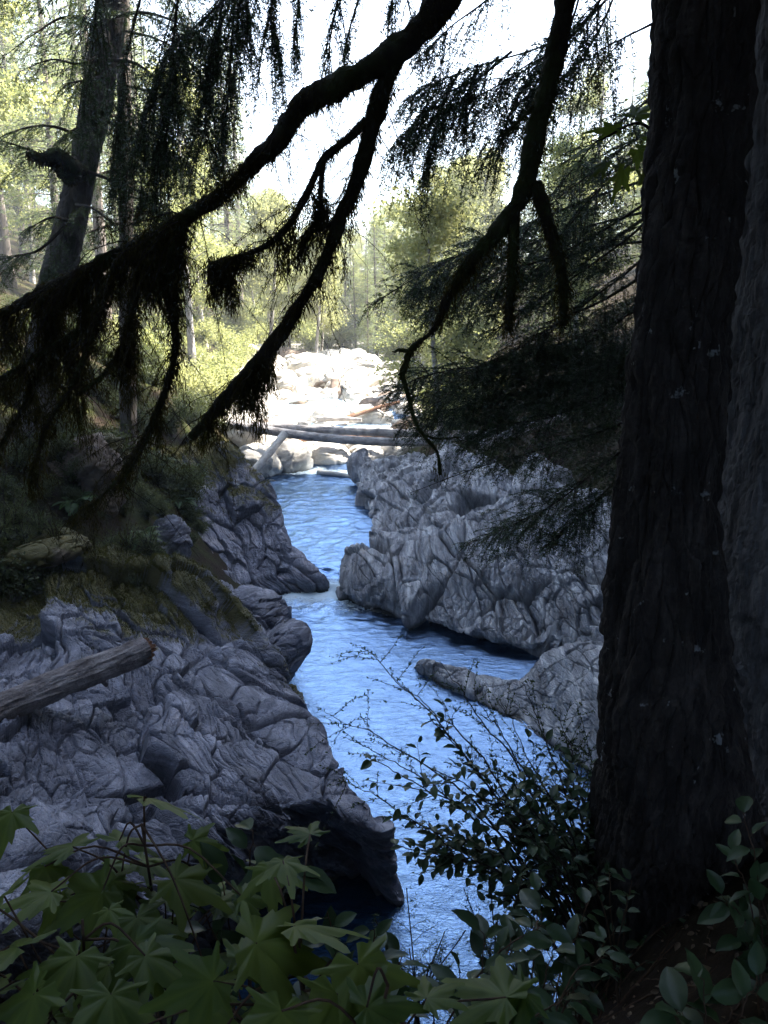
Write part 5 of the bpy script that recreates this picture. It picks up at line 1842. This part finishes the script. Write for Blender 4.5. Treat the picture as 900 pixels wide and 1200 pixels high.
# feathery conifer seedlings at the water's gap
for px, py, Y, lab in ((490, 1085, 2.2, 'feathery young hemlock seedling before the narrow gap of water'), (588, 1045, 2.6, 'feathery hemlock seedling at the foot of the wiry shrub')):
    tip = at(px, py, Y)
    b = gnd(tip[0], tip[1])
    root = thing('hemlock_seedling', b, lab, 'seedling')
    wood, ned = Acc(), Acc()
    for k in range(7):
        a = k * .9
        e = tip + np.array([math.cos(a) * .16, math.sin(a) * .12, rng.uniform(-.12, .06)])
        P = catmull([b, (b + tip) / 2 + np.array([0, 0, .05]), e], 30)
        bough(P, wood, ned, .14, 1.6, .014, .0028, .25, .004, .03, .0012, .45)
    wood.build('stem', M['twig'], root, b)
    ned.build('needles', M['needle_green'], root, b, False)

# vine maple whose leaves hang beside the trunk, high up
b = gnd(2.3, 5.6)
root = thing('vine_maple', b, 'slender vine maple behind the great trunk with bright green leaves high up', 'tree')
st, lv = Acc(), Acc()
main = catmull([b - np.array([0, 0, .2]), b + np.array([.1, 0, 1.6]), at(800, 260, 5.2), at(760, 150, 5.0), at(700, 165, 4.9)], 50)
V, F = tube(main, np.linspace(.03, .004, 50), 6)
st.add(V, F)
for px, py, Y, sz, ang in [(690, 172, 4.9, 62, 200), (722, 150, 4.9, 60, 160), (745, 135, 4.95, 50, 60), (748, 175, 4.95, 60, -20), (730, 200, 4.9, 60, 250), (752, 205, 4.95, 50, 290), (710, 190, 4.9, 46, 220), (680, 190, 4.85, 36, 190), (758, 160, 5, 40, 0)]:
    p = at(px, py, Y)
    q = main[np.argmin(((main - p) ** 2).sum(1))]
    V, F = tube(np.array([q, (p + q) / 2 + np.array([0, 0, .02]), p]), [.003, .002, .0015], 4)
    st.add(V, F)
    a = math.radians(ang)
    X, Y_, Z = leaf_axes(np.array([[math.cos(a), .2, math.sin(a) * .7 - .2]]), .5)
    V, F = place(*LOBED, p[None], X, Y_, Z, sz * pxm(py, Y) * .62)
    lv.add(V, F, rng.uniform(.3, 1))
st.build('stem', M['twig'], root, b)
lv.build('leaves', M['leaf_maple'], root, b)

# litter on the bare soil under the trunk
def ground_stick(p, q, r, label):
    n = 24
    t = np.linspace(0, 1, n)[:, None]
    P = p * (1 - t) + q * t + np.cumsum(rng.normal(size=(n, 3)) * .006, axis=0)
    P[:, 2] = terr(P[:, 0], P[:, 1]) + r * .8
    V, F = tube(P, np.linspace(r, r * .5, n), 6)
    base = P[0].copy()
    o = obj('fallen_twig', V, F, M['log_grey'] if r > .008 else M['stem'], base=base, attrs={'tint': np.full(len(V), .5)})
    tag(o, label, 'twig', 'twigs on the bare soil')


for k in range(26):
    x, y = rng.uniform(.45, 1.5), rng.uniform(1.5, 2.9)
    a, l = rng.uniform(0, 6.28), rng.uniform(.15, .5)
    ground_stick(np.array([x, y, 0]), np.array([x + math.cos(a) * l, y + math.sin(a) * l, 0]), rng.uniform(.002, .006), 'thin dead twig lying on the dark soil below the great trunk')
ground_stick(np.append(at(770, 1160, 1.9)[:2], 0), np.append(at(800, 1105, 2.15)[:2], 0), .012, 'pale forked stick lying on the dark soil, thickest of the twigs')
acc = Acc()
n = 700
xy = np.stack([rng.uniform(.2, 2.2, n), rng.uniform(1.2, 3.4, n)], 1)
O_ = np.column_stack([xy, terr(xy[:, 0], xy[:, 1]) + .012])
a = rng.uniform(0, 6.28, n)
X, Y_, Z = leaf_axes(np.stack([np.cos(a), np.sin(a), rng.normal(size=n) * .15 - .3], 1), .35)
V, F = place(*OVAL, O_, X, Y_, Z, rng.uniform(.012, .045, n))
acc.add(V, F, np.repeat(rng.random(n), len(OVAL[0])))
lit = acc.build('leaf_litter', M['litter'])
tag(lit, 'brown leaf litter scattered on the soil round the great trunk', 'litter', kind='stuff')
for px, py, Y, s, lab in ((828, 1043, 2.5, .09, 'pale curled dead leaf on the dark soil beside the trunk foot'), (745, 1165, 1.85, .08, 'dull brown dead leaf lying near the pale stick')):
    p = at(px, py, Y)
    p = gnd(p[0], p[1], .03)
    X, Y_, Z = leaf_axes(np.array([[.9, .3, .1]]), .3)
    V, F = place(*OVAL, p[None], X, Y_, Z, s)
    o = obj('dead_leaf', V, F, M['litter'], base=p, attrs={'tint': np.full(len(V), 1.0)})
    tag(o, lab, 'leaf')

# cobbles and gravel of the bright creek bed, too many to count
acc = Acc()
V0, F0 = ICO4 = ico(2)
n = 2600
y = 33 + rng.random(n) ** .8 * 24
x = -3 + rng.normal(size=n) * (2.0 + (y - 33) * .05)
r = rng.uniform(.05, .28, n) * (1 + (y - 33) * .012)
z = terr(x, y) + r * .15
for k in range(n):
    V = V0 * np.array([1.2, 1, .7]) * r[k]
    V = V * (1 + .22 * vnoise(V0 * 1.6 + k * 7.7, 5))[:, None]
    a = rng.uniform(0, 6.28)
    V = np.stack([V[:, 0] * math.cos(a) - V[:, 1] * math.sin(a), V[:, 0] * math.sin(a) + V[:, 1] * math.cos(a), V[:, 2]], 1)
    acc.add(V + np.array([x[k], y[k], z[k]]), F0)
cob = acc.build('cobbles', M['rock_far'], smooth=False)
tag(cob, 'pale cobbles and gravel covering the bright creek bed', 'cobbles', kind='stuff')

# ------------------------------------------------------------------ light
SUN_EL, SUN_AZ = R(49), R(70)            # azimuth measured from straight ahead towards +x
w = bpy.data.worlds.new('World')
scene.world = w
w.use_nodes = True
wn = w.node_tree.nodes
wl = w.node_tree.links
bg = wn['Background']
sky = wn.new('ShaderNodeTexSky')
sky.sky_type = 'NISHITA'
sky.sun_disc = False
sky.sun_elevation = SUN_EL
sky.sun_rotation = SUN_AZ
sky.air_density = 1.0
sky.dust_density = .6
sky.ozone_density = 2.0
wl.new(sky.outputs[0], bg.inputs[0])
bg.inputs[1].default_value = .078
sd_ = bpy.data.lights.new('sun', 'SUN')
sd_.energy = 5.0
sd_.angle = R(.5)
sd_.color = (1, .94, .85)
sun = bpy.data.objects.new('sun', sd_)
COL.objects.link(sun)
sv = np.array([math.sin(SUN_AZ) * math.cos(SUN_EL), math.cos(SUN_AZ) * math.cos(SUN_EL), math.sin(SUN_EL)])
from mathutils import Vector
sun.rotation_euler = Vector(-sv).to_track_quat('-Z', 'Y').to_euler()

# scattering air added to imitate the overexposed glow over the far wood
hm, hnt, HN, HL = new_mat('veil_air')
hv = HN.new('ShaderNodeVolumePrincipled')
hv.inputs['Color'].default_value = (.95, .97, 1, 1)
hv.inputs['Density'].default_value = .0016
hv.inputs['Anisotropy'].default_value = .2
ho = HN.new('ShaderNodeOutputMaterial')
HL.new(hv.outputs[0], ho.inputs['Volume'])
x0, x1, y0, y1, z0, z1 = -270, 270, -70, 430, float(gz.min()) - 1, 120
HV = np.array([(x, y, z) for x in (x0, x1) for y in (y0, y1) for z in (z0, z1)], float)
veil = obj('veil', HV, np.array([[0, 1, 3, 2], [4, 6, 7, 5], [0, 4, 5, 1], [2, 3, 7, 6], [0, 2, 6, 4], [1, 5, 7, 3]]), hm, smooth=False)
tag(veil, 'thin bright haze added to imitate overexposed glow over the far wood', 'veil', kind='stuff')

scene.cycles.volume_bounces = 0
scene.render.engine = 'CYCLES'
scene.cycles.use_denoising = True
scene.cycles.denoiser = 'OPENIMAGEDENOISE'
scene.cycles.max_bounces = 6
scene.cycles.diffuse_bounces = 3
scene.cycles.glossy_bounces = 3
scene.cycles.transmission_bounces = 3
scene.cycles.transparent_max_bounces = 4
scene.cycles.sample_clamp_indirect = 4
vs = scene.view_settings
vs.view_transform = 'Standard'
vs.look = 'None'
vs.exposure = 3.25
vs.gamma = 1.0
